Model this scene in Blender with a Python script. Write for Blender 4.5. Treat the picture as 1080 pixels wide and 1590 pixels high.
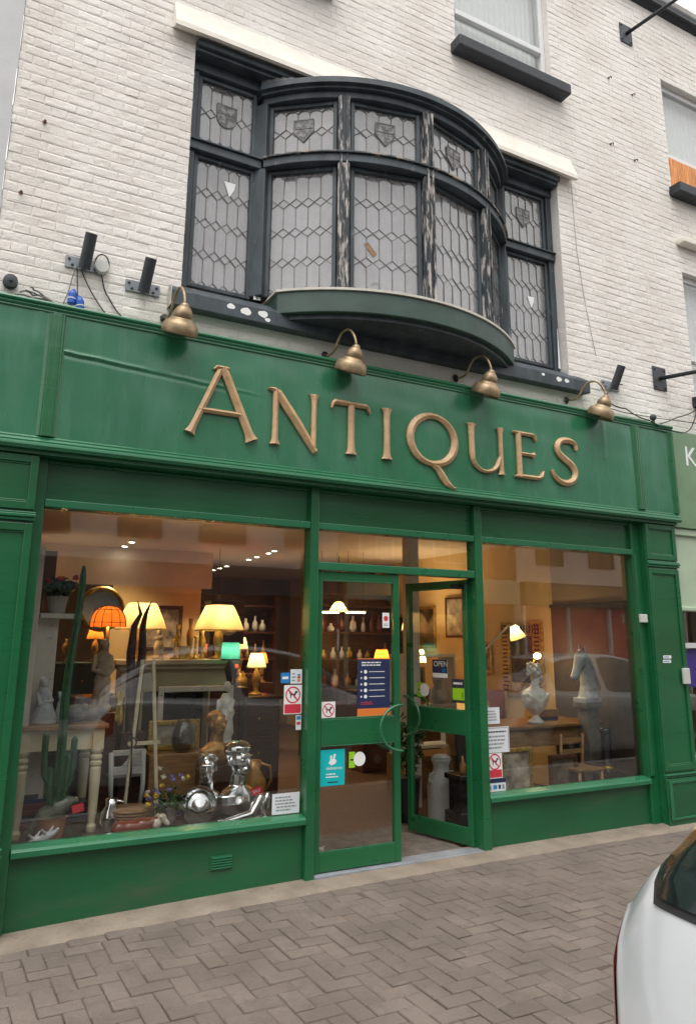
import bpy, bmesh, math, random
from mathutils import Vector, Matrix, noise
R = math.radians
PI = math.pi
rnd = random.Random(7)
sc = bpy.context.scene
for o in list(bpy.data.objects): bpy.data.objects.remove(o)

# ------------------------------------------------------------------ camera
CAM = Vector((0, -5.15, 1.60))
F_PX, YAW, PITCH, ROLL = 1170.0, R(28.254), R(13.218), R(.370)
fw = Vector((math.sin(YAW)*math.cos(PITCH), math.cos(YAW)*math.cos(PITCH), math.sin(PITCH)))
rt = Vector((math.cos(YAW), -math.sin(YAW), 0)); up = rt.cross(fw)
rt2 = rt*math.cos(ROLL)+up*math.sin(ROLL); up2 = -rt*math.sin(ROLL)+up*math.cos(ROLL)
cd = bpy.data.cameras.new('camera'); cam = bpy.data.objects.new('camera', cd); sc.collection.objects.link(cam)
cam.matrix_world = Matrix(((rt2.x, up2.x, -fw.x, CAM.x), (rt2.y, up2.y, -fw.y, CAM.y), (rt2.z, up2.z, -fw.z, CAM.z), (0, 0, 0, 1)))
cd.sensor_fit = 'VERTICAL'; cd.sensor_height = 24; cd.lens = 24*F_PX/1590
cd.shift_y = -75/1590; cd.clip_start = .05; cd.clip_end = 500
sc.camera = cam
sc.render.resolution_x, sc.render.resolution_y = 695, 1024

# ------------------------------------------------------------------ sky, sun, exposure
w = bpy.data.worlds.new('World'); sc.world = w; w.use_nodes = True
nt = w.node_tree; nt.nodes.clear()
sky = nt.nodes.new('ShaderNodeTexSky'); sky.sky_type = 'NISHITA'; sky.sun_disc = False
SUN_EL, SUN_AZ = R(66), R(215)
sky.sun_elevation = SUN_EL; sky.sun_rotation = SUN_AZ; sky.air_density = 1.0; sky.dust_density = 6.0; sky.ozone_density = 1.0
hs = nt.nodes.new('ShaderNodeHueSaturation'); hs.inputs['Saturation'].default_value = .16
bg = nt.nodes.new('ShaderNodeBackground'); bg.inputs[1].default_value = .15
wo = nt.nodes.new('ShaderNodeOutputWorld')
cl = nt.nodes.new('ShaderNodeMix'); cl.data_type = 'RGBA'; cl.inputs[0].default_value = .6; cl.inputs[7].default_value = (6.3, 6.15, 5.95, 1)   # even cloud cover
nt.links.new(sky.outputs[0], hs.inputs['Color']); nt.links.new(hs.outputs[0], cl.inputs[6]); nt.links.new(cl.outputs[2], bg.inputs[0]); nt.links.new(bg.outputs[0], wo.inputs[0])
sd = bpy.data.lights.new('sun', 'SUN'); sd.energy = .6; sd.angle = R(40); sd.color = (1, .97, .93)
so = bpy.data.objects.new('sun', sd); sc.collection.objects.link(so)
sdir = Vector((math.sin(SUN_AZ)*math.cos(SUN_EL), math.cos(SUN_AZ)*math.cos(SUN_EL), math.sin(SUN_EL)))
so.rotation_euler = (-sdir).to_track_quat('-Z', 'Y').to_euler(); so.location = sdir*30
vs = sc.view_settings; vs.view_transform = 'Standard'; vs.look = 'None'; vs.gamma = 1; vs.use_curve_mapping = False
vs.exposure = .86

# ------------------------------------------------------------------ helpers
ORG = {}
def link(o): sc.collection.objects.link(o); return o
def tag(o, label=None, cat=None, group=None, kind=None):
    if label: o['label'] = label
    if cat: o['category'] = cat
    if group: o['group'] = group
    if kind: o['kind'] = kind
    return o
def thing(name, loc, label, cat, group=None, rz=0):
    o = link(bpy.data.objects.new(name, None)); o.location = loc; o.rotation_euler.z = rz
    o.empty_display_size = .1; ORG[o] = Vector(loc); return tag(o, label, cat, group)
def copy_tree(o, parent=None):
    c = link(o.copy()); c.parent = parent
    for ch in o.children: copy_tree(ch, c)
    return c
def clone(o, loc, label, rz=None):
    c = copy_tree(o); c.location = loc; c['label'] = label
    if rz is not None: c.rotation_euler.z = rz
    return c
class MB:
    def __init__(s): s.v = []; s.f = []; s.m = []; s.cm = 0
    def add(s, vs_, fs):
        n = len(s.v); s.v += [Vector(v) for v in vs_]
        for f in fs: s.f.append([n+i for i in f]); s.m.append(s.cm)
        return s
    def box(s, x0, x1, y0, y1, z0, z1):
        return s.add([(x0,y0,z0),(x1,y0,z0),(x1,y1,z0),(x0,y1,z0),(x0,y0,z1),(x1,y0,z1),(x1,y1,z1),(x0,y1,z1)],
            [(0,3,2,1),(4,5,6,7),(0,1,5,4),(1,2,6,5),(2,3,7,6),(3,0,4,7)])
    def obox(s, c, ax, ay, az):  # oriented box, half axes vectors
        c, ax, ay, az = map(Vector, (c, ax, ay, az)); p = []
        for k in (-1, 1):
            for i, j in ((-1,-1),(1,-1),(1,1),(-1,1)): p.append(c+ax*i+ay*j+az*k)
        return s.add(p, [(0,3,2,1),(4,5,6,7),(0,1,5,4),(1,2,6,5),(2,3,7,6),(3,0,4,7)])
    def prism(s, poly, d):  # polygon of 3d points extruded by vector d
        n = len(poly); d = Vector(d); p = [Vector(q) for q in poly]
        return s.add(p+[q+d for q in p], [list(range(n))[::-1], list(range(n, 2*n))]+[(i, (i+1) % n, n+(i+1) % n, n+i) for i in range(n)])
    def tube(s, path, r, n=8, cap=True):
        P = [Vector(p) for p in path]; m = len(P); rs = r if isinstance(r, (list, tuple)) else [r]*m
        rings = []; prev = None
        for i in range(m):
            t = (P[min(i+1, m-1)]-P[max(i-1, 0)]).normalized()
            if prev is None: a = t.orthogonal().normalized()
            else: a = (prev-t*prev.dot(t)).normalized()
            prev = a; b = t.cross(a)
            rings.append([P[i]+(a*math.cos(2*PI*k/n)+b*math.sin(2*PI*k/n))*rs[i] for k in range(n)])
        return s.loft(rings, cap)
    def loft(s, rings, cap=True, closed=True):
        n = len(rings[0]); vs_ = [q for r_ in rings for q in r_]; fs = []
        for i in range(len(rings)-1):
            for k in range(n if closed else n-1):
                a, b = i*n+k, i*n+(k+1) % n; fs.append((a, b, b+n, a+n))
        if cap: fs.append(list(range(n))[::-1]); fs.append([len(vs_)-n+k for k in range(n)])
        return s.add(vs_, fs)
    def lathe(s, prof, c, n=24, axis=(0, 0, 1), cap=True):
        c = Vector(c); q = Vector((0, 0, 1)).rotation_difference(Vector(axis).normalized())
        return s.loft([[c+q @ Vector((r_*math.cos(2*PI*k/n), r_*math.sin(2*PI*k/n), z)) for k in range(n)] for r_, z in prof], cap)
    def ell(s, c, rad, rot=(0, 0, 0), n=14):
        from mathutils import Euler
        M = Euler([R(a) for a in rot]).to_matrix(); c = Vector(c); rings = []
        for i in range(n//2+1):
            th = PI*(i/(n//2)); th = min(max(th, .02), PI-.02)
            rings.append([c+M @ Vector((rad[0]*math.sin(th)*math.cos(2*PI*k/n), rad[1]*math.sin(th)*math.sin(2*PI*k/n), -rad[2]*math.cos(th))) for k in range(n)])
        return s.loft(rings)
    def cap(s, a, b, ra, rb, n=12):
        a, b = Vector(a), Vector(b); d = (b-a)
        s.tube([a, a+d*.34, a+d*.67, b], [ra, ra*.67+rb*.33, ra*.33+rb*.67, rb], n); s.ell(a, (ra,)*3, n=n); s.ell(b, (rb,)*3, n=n); return s
    def build(s, name, mat, parent=None, bevel=0, smooth=False, remesh=0, local=False, seg=2):
        me = bpy.data.meshes.new(name)
        off = Vector((0, 0, 0)) if (local or parent is None) else ORG.get(parent, Vector((0, 0, 0)))
        me.from_pydata([v-off for v in s.v], [], s.f)
        for mm in (mat if isinstance(mat, (list, tuple)) else [mat]): me.materials.append(M[mm])
        if s.cm: me.polygons.foreach_set('material_index', s.m)
        bm = bmesh.new(); bm.from_mesh(me); bmesh.ops.recalc_face_normals(bm, faces=bm.faces); bm.to_mesh(me); bm.free()
        o = link(bpy.data.objects.new(name, me)); o.parent = parent; ORG[o] = off
        if bevel:
            b = o.modifiers.new('bevel', 'BEVEL'); b.width = bevel; b.segments = seg; b.limit_method = 'ANGLE'; b.angle_limit = R(40); b.harden_normals = False
        if remesh:
            r_ = o.modifiers.new('remesh', 'REMESH'); r_.mode = 'VOXEL'; r_.voxel_size = remesh; r_.use_smooth_shade = True
            k = o.modifiers.new('smooth', 'SMOOTH'); k.iterations = 3; k.factor = .5
        if smooth: me.polygons.foreach_set('use_smooth', [True]*len(me.polygons))
        me.update(); return o
def solo(mb, name, mat, label, cat, group=None, **k):  # a thing that is one mesh; origin moved to its base
    xs = [v.x for v in mb.v]; ys = [v.y for v in mb.v]; zs = [v.z for v in mb.v]
    L = Vector(((min(xs)+max(xs))/2, (min(ys)+max(ys))/2, min(zs)))
    mb.v = [v-L for v in mb.v]; o = mb.build(name, mat, None, **k); o.location = L; ORG[o] = L
    return tag(o, label, cat, group)
def struct(mb, name, mat, **k): return tag(mb.build(name, mat, None, **k), kind='structure')
def text_mb(body, size, loc, xdir=(1, 0, 0), updir=(0, 0, 1), depth=.002, align='LEFT', bold=0):
    c = bpy.data.curves.new('t', 'FONT'); c.body = body; c.size = size; c.extrude = depth/2; c.align_x = align; c.offset = bold
    o = bpy.data.objects.new('t', c); link(o); dg = bpy.context.evaluated_depsgraph_get()
    me = bpy.data.meshes.new_from_object(o.evaluated_get(dg)); x, u = Vector(xdir), Vector(updir); n = x.cross(u)
    mb = MB(); L = Vector(loc); mb.add([L+x*v.co.x+u*v.co.y+n*v.co.z for v in me.vertices], [list(p.vertices) for p in me.polygons])
    bpy.data.objects.remove(o); bpy.data.curves.remove(c); bpy.data.meshes.remove(me); return mb
def zg(x, y): return (-.004*(4.5-x)**2 if x < 4.5 else 0) + .016*y
def in_view(p, m=40):
    v = Vector(p)-CAM; d = v.dot(fw)
    if d < .2: return None
    x, y = 540+F_PX*v.dot(rt2)/d, 720-F_PX*v.dot(up2)/d
    return d if -m < x < 1080+m and -m < y < 1590+m else None

# ------------------------------------------------------------------ materials
M = {}
def nodes(name):
    m = bpy.data.materials.new(name); m.use_nodes = True; t = m.node_tree; t.nodes.clear(); M[name] = m
    out = t.nodes.new('ShaderNodeOutputMaterial'); return m, t, out
def N(t, typ, **k):
    n = t.nodes.new('ShaderNode'+typ)
    for a, b in k.items():
        if a.startswith('i_'): n.inputs[a[2:].replace('_', ' ')].default_value = b
        else: setattr(n, a, b)
    return n
def pos(t, scale=(1, 1, 1)):
    g = N(t, 'NewGeometry'); mp = N(t, 'Mapping'); mp.inputs['Scale'].default_value = scale
    t.links.new(g.outputs['Position'], mp.inputs[0]); return mp.outputs[0]
def nz(t, vec, scale, detail=4, rough=.55):
    n = N(t, 'TexNoise'); n.inputs['Scale'].default_value = scale; n.inputs['Detail'].default_value = detail; n.inputs['Roughness'].default_value = rough
    t.links.new(vec, n.inputs['Vector']); return n.outputs['Fac']
def ramp(t, fac, a, b, c0=(0, 0, 0, 1), c1=(1, 1, 1, 1)):
    r_ = N(t, 'ValToRGB'); r_.color_ramp.elements[0].position = a; r_.color_ramp.elements[1].position = b
    r_.color_ramp.elements[0].color = c0; r_.color_ramp.elements[1].color = c1; t.links.new(fac, r_.inputs[0]); return r_.outputs[0]
def mixc(t, fac, a, b):
    m = N(t, 'Mix', data_type='RGBA')
    if isinstance(fac, (int, float)): m.inputs[0].default_value = fac
    else: t.links.new(fac, m.inputs[0])
    for i, c in ((6, a), (7, b)):
        if isinstance(c, (tuple, list)): m.inputs[i].default_value = (*c[:3], 1)
        else: t.links.new(c, m.inputs[i])
    return m.outputs[2]
def pm(name, col, rough=.5, metal=0, var=.12, vs_=5, bump=.15, bs=60, coat=0, stretch=(1, 1, 1), wear=None, wa=.62, wb=.68, ws=9, rv=.12, emit=None, es=0, bump2=0, b2s=4, spec=.5, tint=None, obj=0):
    m, t, out = nodes(name); b = N(t, 'BsdfPrincipled'); t.links.new(b.outputs[0], out.inputs[0])
    v = pos(t, stretch); n1 = nz(t, v, vs_); d = tuple(c*(1-var*1.6) for c in col); l = tuple(min(1, c*(1+var)) for c in col)
    if tint: l = tint
    c = mixc(t, ramp(t, n1, .3, .7), d, l)
    if obj:
        oi = N(t, 'ObjectInfo'); h = N(t, 'HueSaturation'); mr = N(t, 'MapRange'); mr.inputs[3].default_value = 1-obj; mr.inputs[4].default_value = 1+obj
        t.links.new(oi.outputs['Random'], mr.inputs[0]); t.links.new(mr.outputs[0], h.inputs['Value']); t.links.new(c, h.inputs['Color']); c = h.outputs[0]
    if wear:
        n2 = nz(t, v, ws, 8, .7); c = mixc(t, ramp(t, n2, wa, wb), c, wear)
    t.links.new(c, b.inputs['Base Color']); b.inputs['Metallic'].default_value = metal; b.inputs['Coat Weight'].default_value = coat; b.inputs['Coat Roughness'].default_value = .12
    b.inputs['Specular IOR Level'].default_value = spec
    mr = N(t, 'MapRange'); mr.inputs[3].default_value = max(0, rough-rv); mr.inputs[4].default_value = min(1, rough+rv)
    t.links.new(nz(t, v, vs_*3), mr.inputs[0]); t.links.new(mr.outputs[0], b.inputs['Roughness'])
    if emit: b.inputs['Emission Color'].default_value = (*emit, 1); b.inputs['Emission Strength'].default_value = es
    if bump:
        bp = N(t, 'Bump'); bp.inputs['Strength'].default_value = bump; bp.inputs['Distance'].default_value = .01; t.links.new(nz(t, v, bs, 5, .6), bp.inputs['Height'])
        if bump2:
            b2 = N(t, 'Bump'); b2.inputs['Strength'].default_value = bump2; b2.inputs['Distance'].default_value = .03; t.links.new(nz(t, v, b2s, 3), b2.inputs['Height']); t.links.new(bp.outputs[0], b2.inputs['Normal']); bp = b2
        t.links.new(bp.outputs[0], b.inputs['Normal'])
    return m
def glass(name, tint=(.97, .98, .97), boost=1.0, rough=0.0, wave=0, ws=3, haze=0):
    m, t, out = nodes(name); fr = N(t, 'Fresnel'); gm = N(t, 'NewGeometry'); io = N(t, 'MapRange'); io.inputs[3].default_value = 1.52; io.inputs[4].default_value = 1/1.52
    t.links.new(gm.outputs['Backfacing'], io.inputs[0]); t.links.new(io.outputs[0], fr.inputs[0])   # same reflectance on both faces of the sheet
    tr = N(t, 'BsdfTransparent'); tr.inputs[0].default_value = (*tint, 1); gl = N(t, 'BsdfGlossy'); gl.inputs['Roughness'].default_value = rough
    mu = N(t, 'Math', operation='MULTIPLY', use_clamp=True); mu.inputs[1].default_value = boost; t.links.new(fr.outputs[0], mu.inputs[0])
    mx = N(t, 'MixShader'); t.links.new(mu.outputs[0], mx.inputs[0]); t.links.new(tr.outputs[0], mx.inputs[1]); t.links.new(gl.outputs[0], mx.inputs[2])
    last = mx.outputs[0]
    if wave:
        bp = N(t, 'Bump'); bp.inputs['Strength'].default_value = wave; bp.inputs['Distance'].default_value = .02; t.links.new(nz(t, pos(t), ws, 2), bp.inputs['Height']); t.links.new(bp.outputs[0], gl.inputs['Normal'])
    if haze:
        df = N(t, 'BsdfDiffuse'); df.inputs[0].default_value = (.5, .5, .5, 1); m2 = N(t, 'MixShader')
        mh = N(t, 'MapRange'); mh.inputs[3].default_value = haze*.5; mh.inputs[4].default_value = haze*1.5; t.links.new(nz(t, pos(t), 5, 5), mh.inputs[0]); oi = N(t, 'ObjectInfo'); vr = N(t, 'MapRange'); vr.inputs[3].default_value = .65; vr.inputs[4].default_value = 1.25; mm = N(t, 'Math', operation='MULTIPLY'); t.links.new(oi.outputs['Random'], vr.inputs[0]); t.links.new(vr.outputs[0], mm.inputs[0]); t.links.new(mh.outputs[0], mm.inputs[1]); t.links.new(mm.outputs[0], m2.inputs[0])
        t.links.new(last, m2.inputs[1]); t.links.new(df.outputs[0], m2.inputs[2]); last = m2.outputs[0]
    t.links.new(last, out.inputs[0]); return m
def emit(name, col, s):
    m, t, out = nodes(name); e = N(t, 'Emission'); e.inputs[0].default_value = (*col, 1); e.inputs[1].default_value = s; t.links.new(e.outputs[0], out.inputs[0])
def cloth_shade(name, col):
    m, t, out = nodes(name); a = N(t, 'BsdfTranslucent'); d = N(t, 'BsdfDiffuse'); x = N(t, 'MixShader'); x.inputs[0].default_value = .3
    c = mixc(t, nz(t, pos(t), 120), tuple(k*.85 for k in col), col); t.links.new(c, a.inputs[0]); t.links.new(c, d.inputs[0])
    t.links.new(a.outputs[0], x.inputs[1]); t.links.new(d.outputs[0], x.inputs[2]); t.links.new(x.outputs[0], out.inputs[0])

pm('wall_paint', (.755, .71, .65), .75, var=.06, vs_=1.3, bump=.35, bs=60, wear=(.44, .36, .29), wa=.64, wb=.88, ws=4, rv=.05, bump2=.30, b2s=13, tint=(.83, .80, .755))
pm('render_grey', (.55, .56, .56), .8, var=.05, vs_=3, bump=.2, bs=80)
pm('lintel_paint', (.76, .72, .64), .7, var=.06, vs_=4, bump=.25, bs=30, wear=(.4, .36, .3), wa=.68, wb=.8, ws=10)
pm('green_paint', (.010, .115, .040), .30, var=.12, vs_=1.3, bump=.10, bs=14, coat=.35, rv=.10, bump2=.12, b2s=3, stretch=(.4, 1, 2.2), wear=(.10, .17, .12), wa=.70, wb=.74, ws=26)
pm('fascia_sheen_paint', (.026, .165, .080), .27, var=.10, vs_=1.6, bump=.05, bs=30, coat=.45, stretch=(1.5, 1, .28), wear=(.075, .205, .135), wa=.48, wb=.84, ws=2.4, rv=.08, bump2=.14, b2s=3)  # lighter than green_paint: sky reflection on the fascia put into the colour
pm('green_base', (.010, .105, .038), .36, var=.14, vs_=1.6, bump=.12, bs=16, coat=.2, rv=.12, bump2=.14, b2s=3, stretch=(.5, 1, 1.6), wear=(.07, .095, .06), wa=.50, wb=.86, ws=2.4)
pm('green_light', (.015, .145, .062), .3, var=.10, vs_=2, bump=.06, coat=.4, wear=(.06, .18, .12), wa=.66, wb=.76, ws=18)
pm('bay_paint', (.050, .066, .077), .55, var=.28, vs_=7, bump=.3, bs=55, wear=(.27, .25, .235), wa=.63, wb=.70, ws=16, stretch=(1, 1, .35))
pm('bay_peel', (.026, .036, .044), .62, var=.25, vs_=9, bump=.6, bs=50, wear=(.48, .44, .41), wa=.50, wb=.57, ws=22, stretch=(1.3, 1.3, .20))
pm('bay_peel_h', (.026, .036, .044), .6, var=.25, vs_=9, bump=.5, bs=50, wear=(.36, .29, .23), wa=.52, wb=.58, ws=13, stretch=(.35, .35, 1.6))
pm('bay_base', (.040, .075, .062), .5, var=.15, vs_=4, bump=.15, bs=40, wear=(.5, .5, .47), wa=.74, wb=.77, ws=16)
pm('bay_roof', (.10, .10, .105), .6, var=.2, bump=.3)
pm('dark_paint', (.022, .027, .034), .5, var=.2, vs_=8, bump=.3, bs=40, wear=(.16, .15, .14), wa=.66, wb=.74, ws=14)
pm('steel_grey', (.050, .056, .066), .5, .1, var=.15, bump=.1, wear=(.16, .10, .06), wa=.72, wb=.8, ws=30)
pm('galv', (.27, .29, .32), .5, .1, var=.15, bump=.1, wear=(.2, .15, .1), wa=.72, wb=.8, ws=20)
pm('brass_old', (.36, .265, .16), .46, .55, var=.18, vs_=22, bump=.08, bs=90, wear=(.16, .11, .06), wa=.62, wb=.74, ws=28)
pm('gold_letter', (.54, .355, .19), .45, .05, var=.14, vs_=14, bump=.12, bs=70, wear=(.28, .16, .075), wa=.62, wb=.75, ws=20, coat=.1)
pm('lead_came', (.15, .145, .14), .5, .4, var=.15, bump=.1)
pm('upvc', (.72, .73, .73), .35, var=.04, bump=.03)
pm('net', (.66, .67, .68), .9, var=.06, vs_=20, bump=.1, stretch=(8, 8, .6))
pm('net_bay', (.74, .74, .75), .9, var=.04, vs_=3, bump=0)
pm('blind_orange', (.80, .30, .09), .6, var=.35, vs_=14, bump=.1, stretch=(6, 1, .4))
pm('stone_grey', (.32, .30, .28), .8, var=.15, bump=.4)
pm('concrete', (.25, .205, .16), .9, var=.18, vs_=5, bump=.6, bs=70, wear=(.13, .11, .09), wa=.56, wb=.74, ws=10)
pm('paver', (.190, .155, .130), .8, var=.16, vs_=2.5, bump=.7, bs=110, wear=(.11, .09, .078), wa=.48, wb=.78, ws=5, obj=.10, rv=.1, bump2=.3, b2s=25)
pm('joint_sand', (.125, .104, .086), .95, var=.25, bump=.4)
pm('asphalt', (.055, .055, .057), .85, var=.2, vs_=12, bump=.5, bs=160)
pm('kerb_stone', (.30, .29, .28), .8, var=.12, bump=.3)
pm('neigh_green', (.16, .27, .15), .4, var=.08, bump=.05, coat=.2)
pm('neigh_pale', (.42, .52, .38), .45, var=.06, bump=.05)
pm('white_print', (.82, .83, .82), .5, var=.02, bump=0)
pm('paper', (.70, .73, .76), .6, var=.04, bump=.03)
pm('ink', (.03, .03, .04), .5, var=0, bump=0)
pm('ink_grey', (.25, .26, .28), .6, var=0, bump=0)
pm('red_print', (.60, .035, .06), .5, var=.03, bump=0)
pm('navy_print', (.018, .028, .085), .4, var=.06, bump=0)
pm('orange_print', (.75, .20, .03), .5, var=.04, bump=0)
pm('teal_print', (.0, .47, .50), .45, var=.04, bump=0)
pm('lime_print', (.30, .62, .02), .5, var=.03, bump=0)
pm('blue_print', (.02, .22, .55), .4, var=.05, bump=0)
pm('purple_print', (.055, .03, .20), .4, var=.1, bump=0)
pm('blue_plastic', (.01, .09, .42), .4, var=.05, bump=0)
pm('white_plastic', (.6, .6, .57), .4, var=.05, bump=0)
pm('cable_black', (.02, .02, .022), .6, var=.1, bump=0)
pm('cable_grey', (.22, .21, .20), .6, var=.1, bump=0)
glass('window_glass', boost=1.7)
glass('door_glass', boost=1.4)
glass('bay_glass', tint=(.93, .93, .94), boost=2.6, rough=.04, wave=.25, ws=7, haze=.26)
glass('upper_glass', boost=1.6, wave=.1)
glass('car_glass', tint=(.10, .13, .14), boost=1.3)
glass('vase_glass', tint=(.82, .85, .86), boost=1.5)
m, t, out = nodes('shield_glass'); b = N(t, 'BsdfPrincipled'); t.links.new(b.outputs[0], out.inputs[0]); b.inputs['Roughness'].default_value = .25
t.links.new(mixc(t, ramp(t, nz(t, pos(t), 28, 3), .4, .62), (.07, .07, .075), (.26, .25, .25)), b.inputs['Base Color'])
# interior
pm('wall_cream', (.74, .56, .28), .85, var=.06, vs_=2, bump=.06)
pm('wall_pier_darkened', (.36, .27, .18), .85, var=.06, vs_=2, bump=.06)  # wall colour darkened on the pier so the street reflection shows there
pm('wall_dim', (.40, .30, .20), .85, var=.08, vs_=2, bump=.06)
pm('ceiling_paint', (.66, .58, .48), .9, var=.04, bump=.03)
pm('floor_wood', (.105, .055, .03), .5, var=.3, vs_=8, bump=.2, bs=40, stretch=(10, .8, 1))
pm('plinth_floor', (.07, .05, .04), .7, var=.2, bump=.2)
pm('oak', (.27, .145, .06), .45, var=.25, vs_=6, bump=.15, stretch=(1, 8, 8), coat=.1)
pm('mahogany', (.075, .025, .014), .3, var=.3, vs_=6, bump=.1, stretch=(1, 1, 8), coat=.3)
pm('cream_paint', (.55, .49, .33), .5, var=.08, bump=.15, wear=(.3, .25, .16), wa=.68, wb=.76, ws=18)
pm('white_wood', (.60, .57, .50), .6, var=.1, bump=.3, wear=(.12, .10, .08), wa=.62, wb=.68, ws=22)
pm('marble', (.66, .65, .60), .4, var=.14, vs_=9, bump=.1)
pm('plaster_tan', (.44, .34, .22), .6, var=.2, vs_=10, bump=.2)
pm('statue_grey', (.42, .44, .45), .55, var=.2, vs_=12, bump=.3)
pm('stone_dark', (.16, .14, .12), .7, var=.25, vs_=10, bump=.4)
pm('bronze', (.42, .22, .07), .35, .6, var=.35, vs_=10, bump=.2)
pm('chrome', (.74, .75, .77), .14, 1, var=.12, bump=.08, bs=40, rv=.08)
pm('gilt', (.55, .36, .09), .38, .7, var=.3, vs_=25, bump=.5, bs=80)
pm('black_paint', (.012, .012, .013), .3, var=.2, bump=.05)
pm('black_marble', (.03, .028, .03), .2, var=.5, vs_=12, bump=.03, wear=(.25, .23, .22), wa=.66, wb=.69, ws=9)
pm('iron', (.05, .045, .045), .5, .6, var=.2, bump=.2)
pm('cactus_green', (.018, .075, .022), .5, var=.3, vs_=14, bump=.3)
pm('leaf', (.045, .10, .03), .5, var=.4, vs_=20, bump=.1)
pm('petal_red', (.55, .05, .04), .5, var=.2, bump=0)
pm('petal_white', (.62, .56, .46), .6, var=.2, vs_=30, bump=0)
pm('petal_purple', (.24, .19, .42), .6, var=.2, vs_=30, bump=0)
pm('petal_yellow', (.65, .45, .05), .6, var=.2, vs_=30, bump=0)
pm('terracotta', (.30, .12, .06), .7, var=.2, bump=.2)
pm('cow_red', (.20, .035, .015), .25, var=.25, bump=.05, coat=.5)
pm('fish_green', (.14, .15, .11), .4, var=.3, vs_=16, bump=.2)
pm('leather_red', (.16, .035, .03), .35, var=.25, bump=.2, coat=.2)
pm('enamel_white', (.62, .63, .62), .35, var=.1, bump=.05)
pm('red_felt', (.28, .02, .02), .7, var=.25, vs_=3, bump=.05)
pm('picture_dark', (.10, .08, .05), .5, var=.7, vs_=7, bump=.05)
pm('picture_light', (.38, .33, .26), .5, var=.5, vs_=9, bump=.05)
pm('cabinet_green', (.03, .06, .05), .4, var=.2, bump=.1)
cloth_shade('shade_cream', (.85, .67, .36)); cloth_shade('shade_orange', (.75, .20, .03)); cloth_shade('shade_white', (.80, .72, .5)); cloth_shade('shade_teal', (.10, .55, .45)); cloth_shade('shade_red', (.65, .12, .06))
emit('bulb', (1, .78, .45), 14); emit('spot_emit', (1, .86, .66), 22); emit('tube_emit', (1, .9, .7), 6)
# street
pm('car_white', (.62, .64, .66), .22, var=.02, bump=0, coat=.9, rv=.03)
pm('car_silver', (.50, .52, .54), .25, .3, var=.03, bump=0, coat=.8, rv=.03)
pm('rubber', (.02, .02, .021), .7, var=.1, bump=.1)
pm('rim', (.4, .41, .42), .3, .8, var=.05, bump=0)
pm('lamp_red', (.45, .01, .01), .15, var=.1, bump=0, coat=.6)
pm('plate_yellow', (.75, .55, .03), .4, var=.02, bump=0)
pm('opp_white', (.62, .61, .60), .8, var=.06, bump=.2)
pm('opp_brick', (.22, .11, .075), .85, var=.2, vs_=14, bump=.4)
pm('opp_dark', (.03, .032, .036), .35, var=.1, bump=0)
pm('opp_red', (.55, .03, .04), .4, var=.08, bump=0)
pm('opp_blue', (.05, .07, .10), .4, var=.08, bump=0)
pm('slate', (.08, .085, .095), .6, var=.2, bump=.2)

# ================================================================== SETTING
def strip(name, mat, x0, x1, y0, y1, dz, nx=40, ny=4, thick=.2, kind='structure'):
    mb = MB(); vs_ = []; fs = []
    for j in range(ny+1):
        for i in range(nx+1):
            x = x0+(x1-x0)*i/nx; y = y0+(y1-y0)*j/ny; vs_.append((x, y, zg(x, y)+dz))
    for j in range(ny):
        for i in range(nx): a = j*(nx+1)+i; fs.append((a, a+1, a+nx+2, a+nx+1))
    mb.add(vs_, fs); return tag(mb.build(name, mat), kind=kind)
KERB_Y = -3.2; ROAD_Z = -.19
ground = MB().add([(-150, -150, -.45), (150, -150, -.45), (150, 150, -.45), (-150, 150, -.45)], [(0, 1, 2, 3)]); struct(ground, 'ground', 'asphalt')
pavement = strip('pavement', 'joint_sand', -6, 14, KERB_Y+.12, .12, -.0075, 80, 8)
mb = MB().add([(-40, -9.6, ROAD_Z), (50, -9.6, ROAD_Z), (50, KERB_Y, ROAD_Z), (-40, KERB_Y, ROAD_Z)], [(0, 1, 2, 3)]); struct(mb, 'road', 'asphalt')
mb = MB()
for i in range(-7, 16):
    x = i*.915; mb.box(x, x+.905, KERB_Y, KERB_Y+.125, -.4, zg(x, KERB_Y)+.004)
struct(mb, 'kerb', 'kerb_stone', bevel=.012)
mb = MB().box(-40, 50, -12.4, -9.6, -.4, -.06); struct(mb, 'far_pavement', 'kerb_stone')
# concrete footing along the shop front
mb = MB(); prof = []
n = 120
for i in range(n+1):
    x = -.6+7.6*i/n; e = -.225+.022*noise.noise(Vector((x*3, 0, 0)))+.012*noise.noise(Vector((x*14, 3, 0))); prof.append((x, e))
vs_ = []; fs = []
for x, e in prof:
    for y, dz in ((.10, .022), (-.05, .020), (e*.6, .012), (e+.02, .006), (e, -.012)): vs_.append((x, y, zg(x, y)+dz+.003*noise.noise(Vector((x*6, y*9, 1)))))
for i in range(n):
    for k in range(4): a = i*5+k; fs.append((a, a+1, a+6, a+5))
mb.add(vs_, fs); struct(mb, 'concrete_footing', 'concrete', smooth=True)
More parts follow.
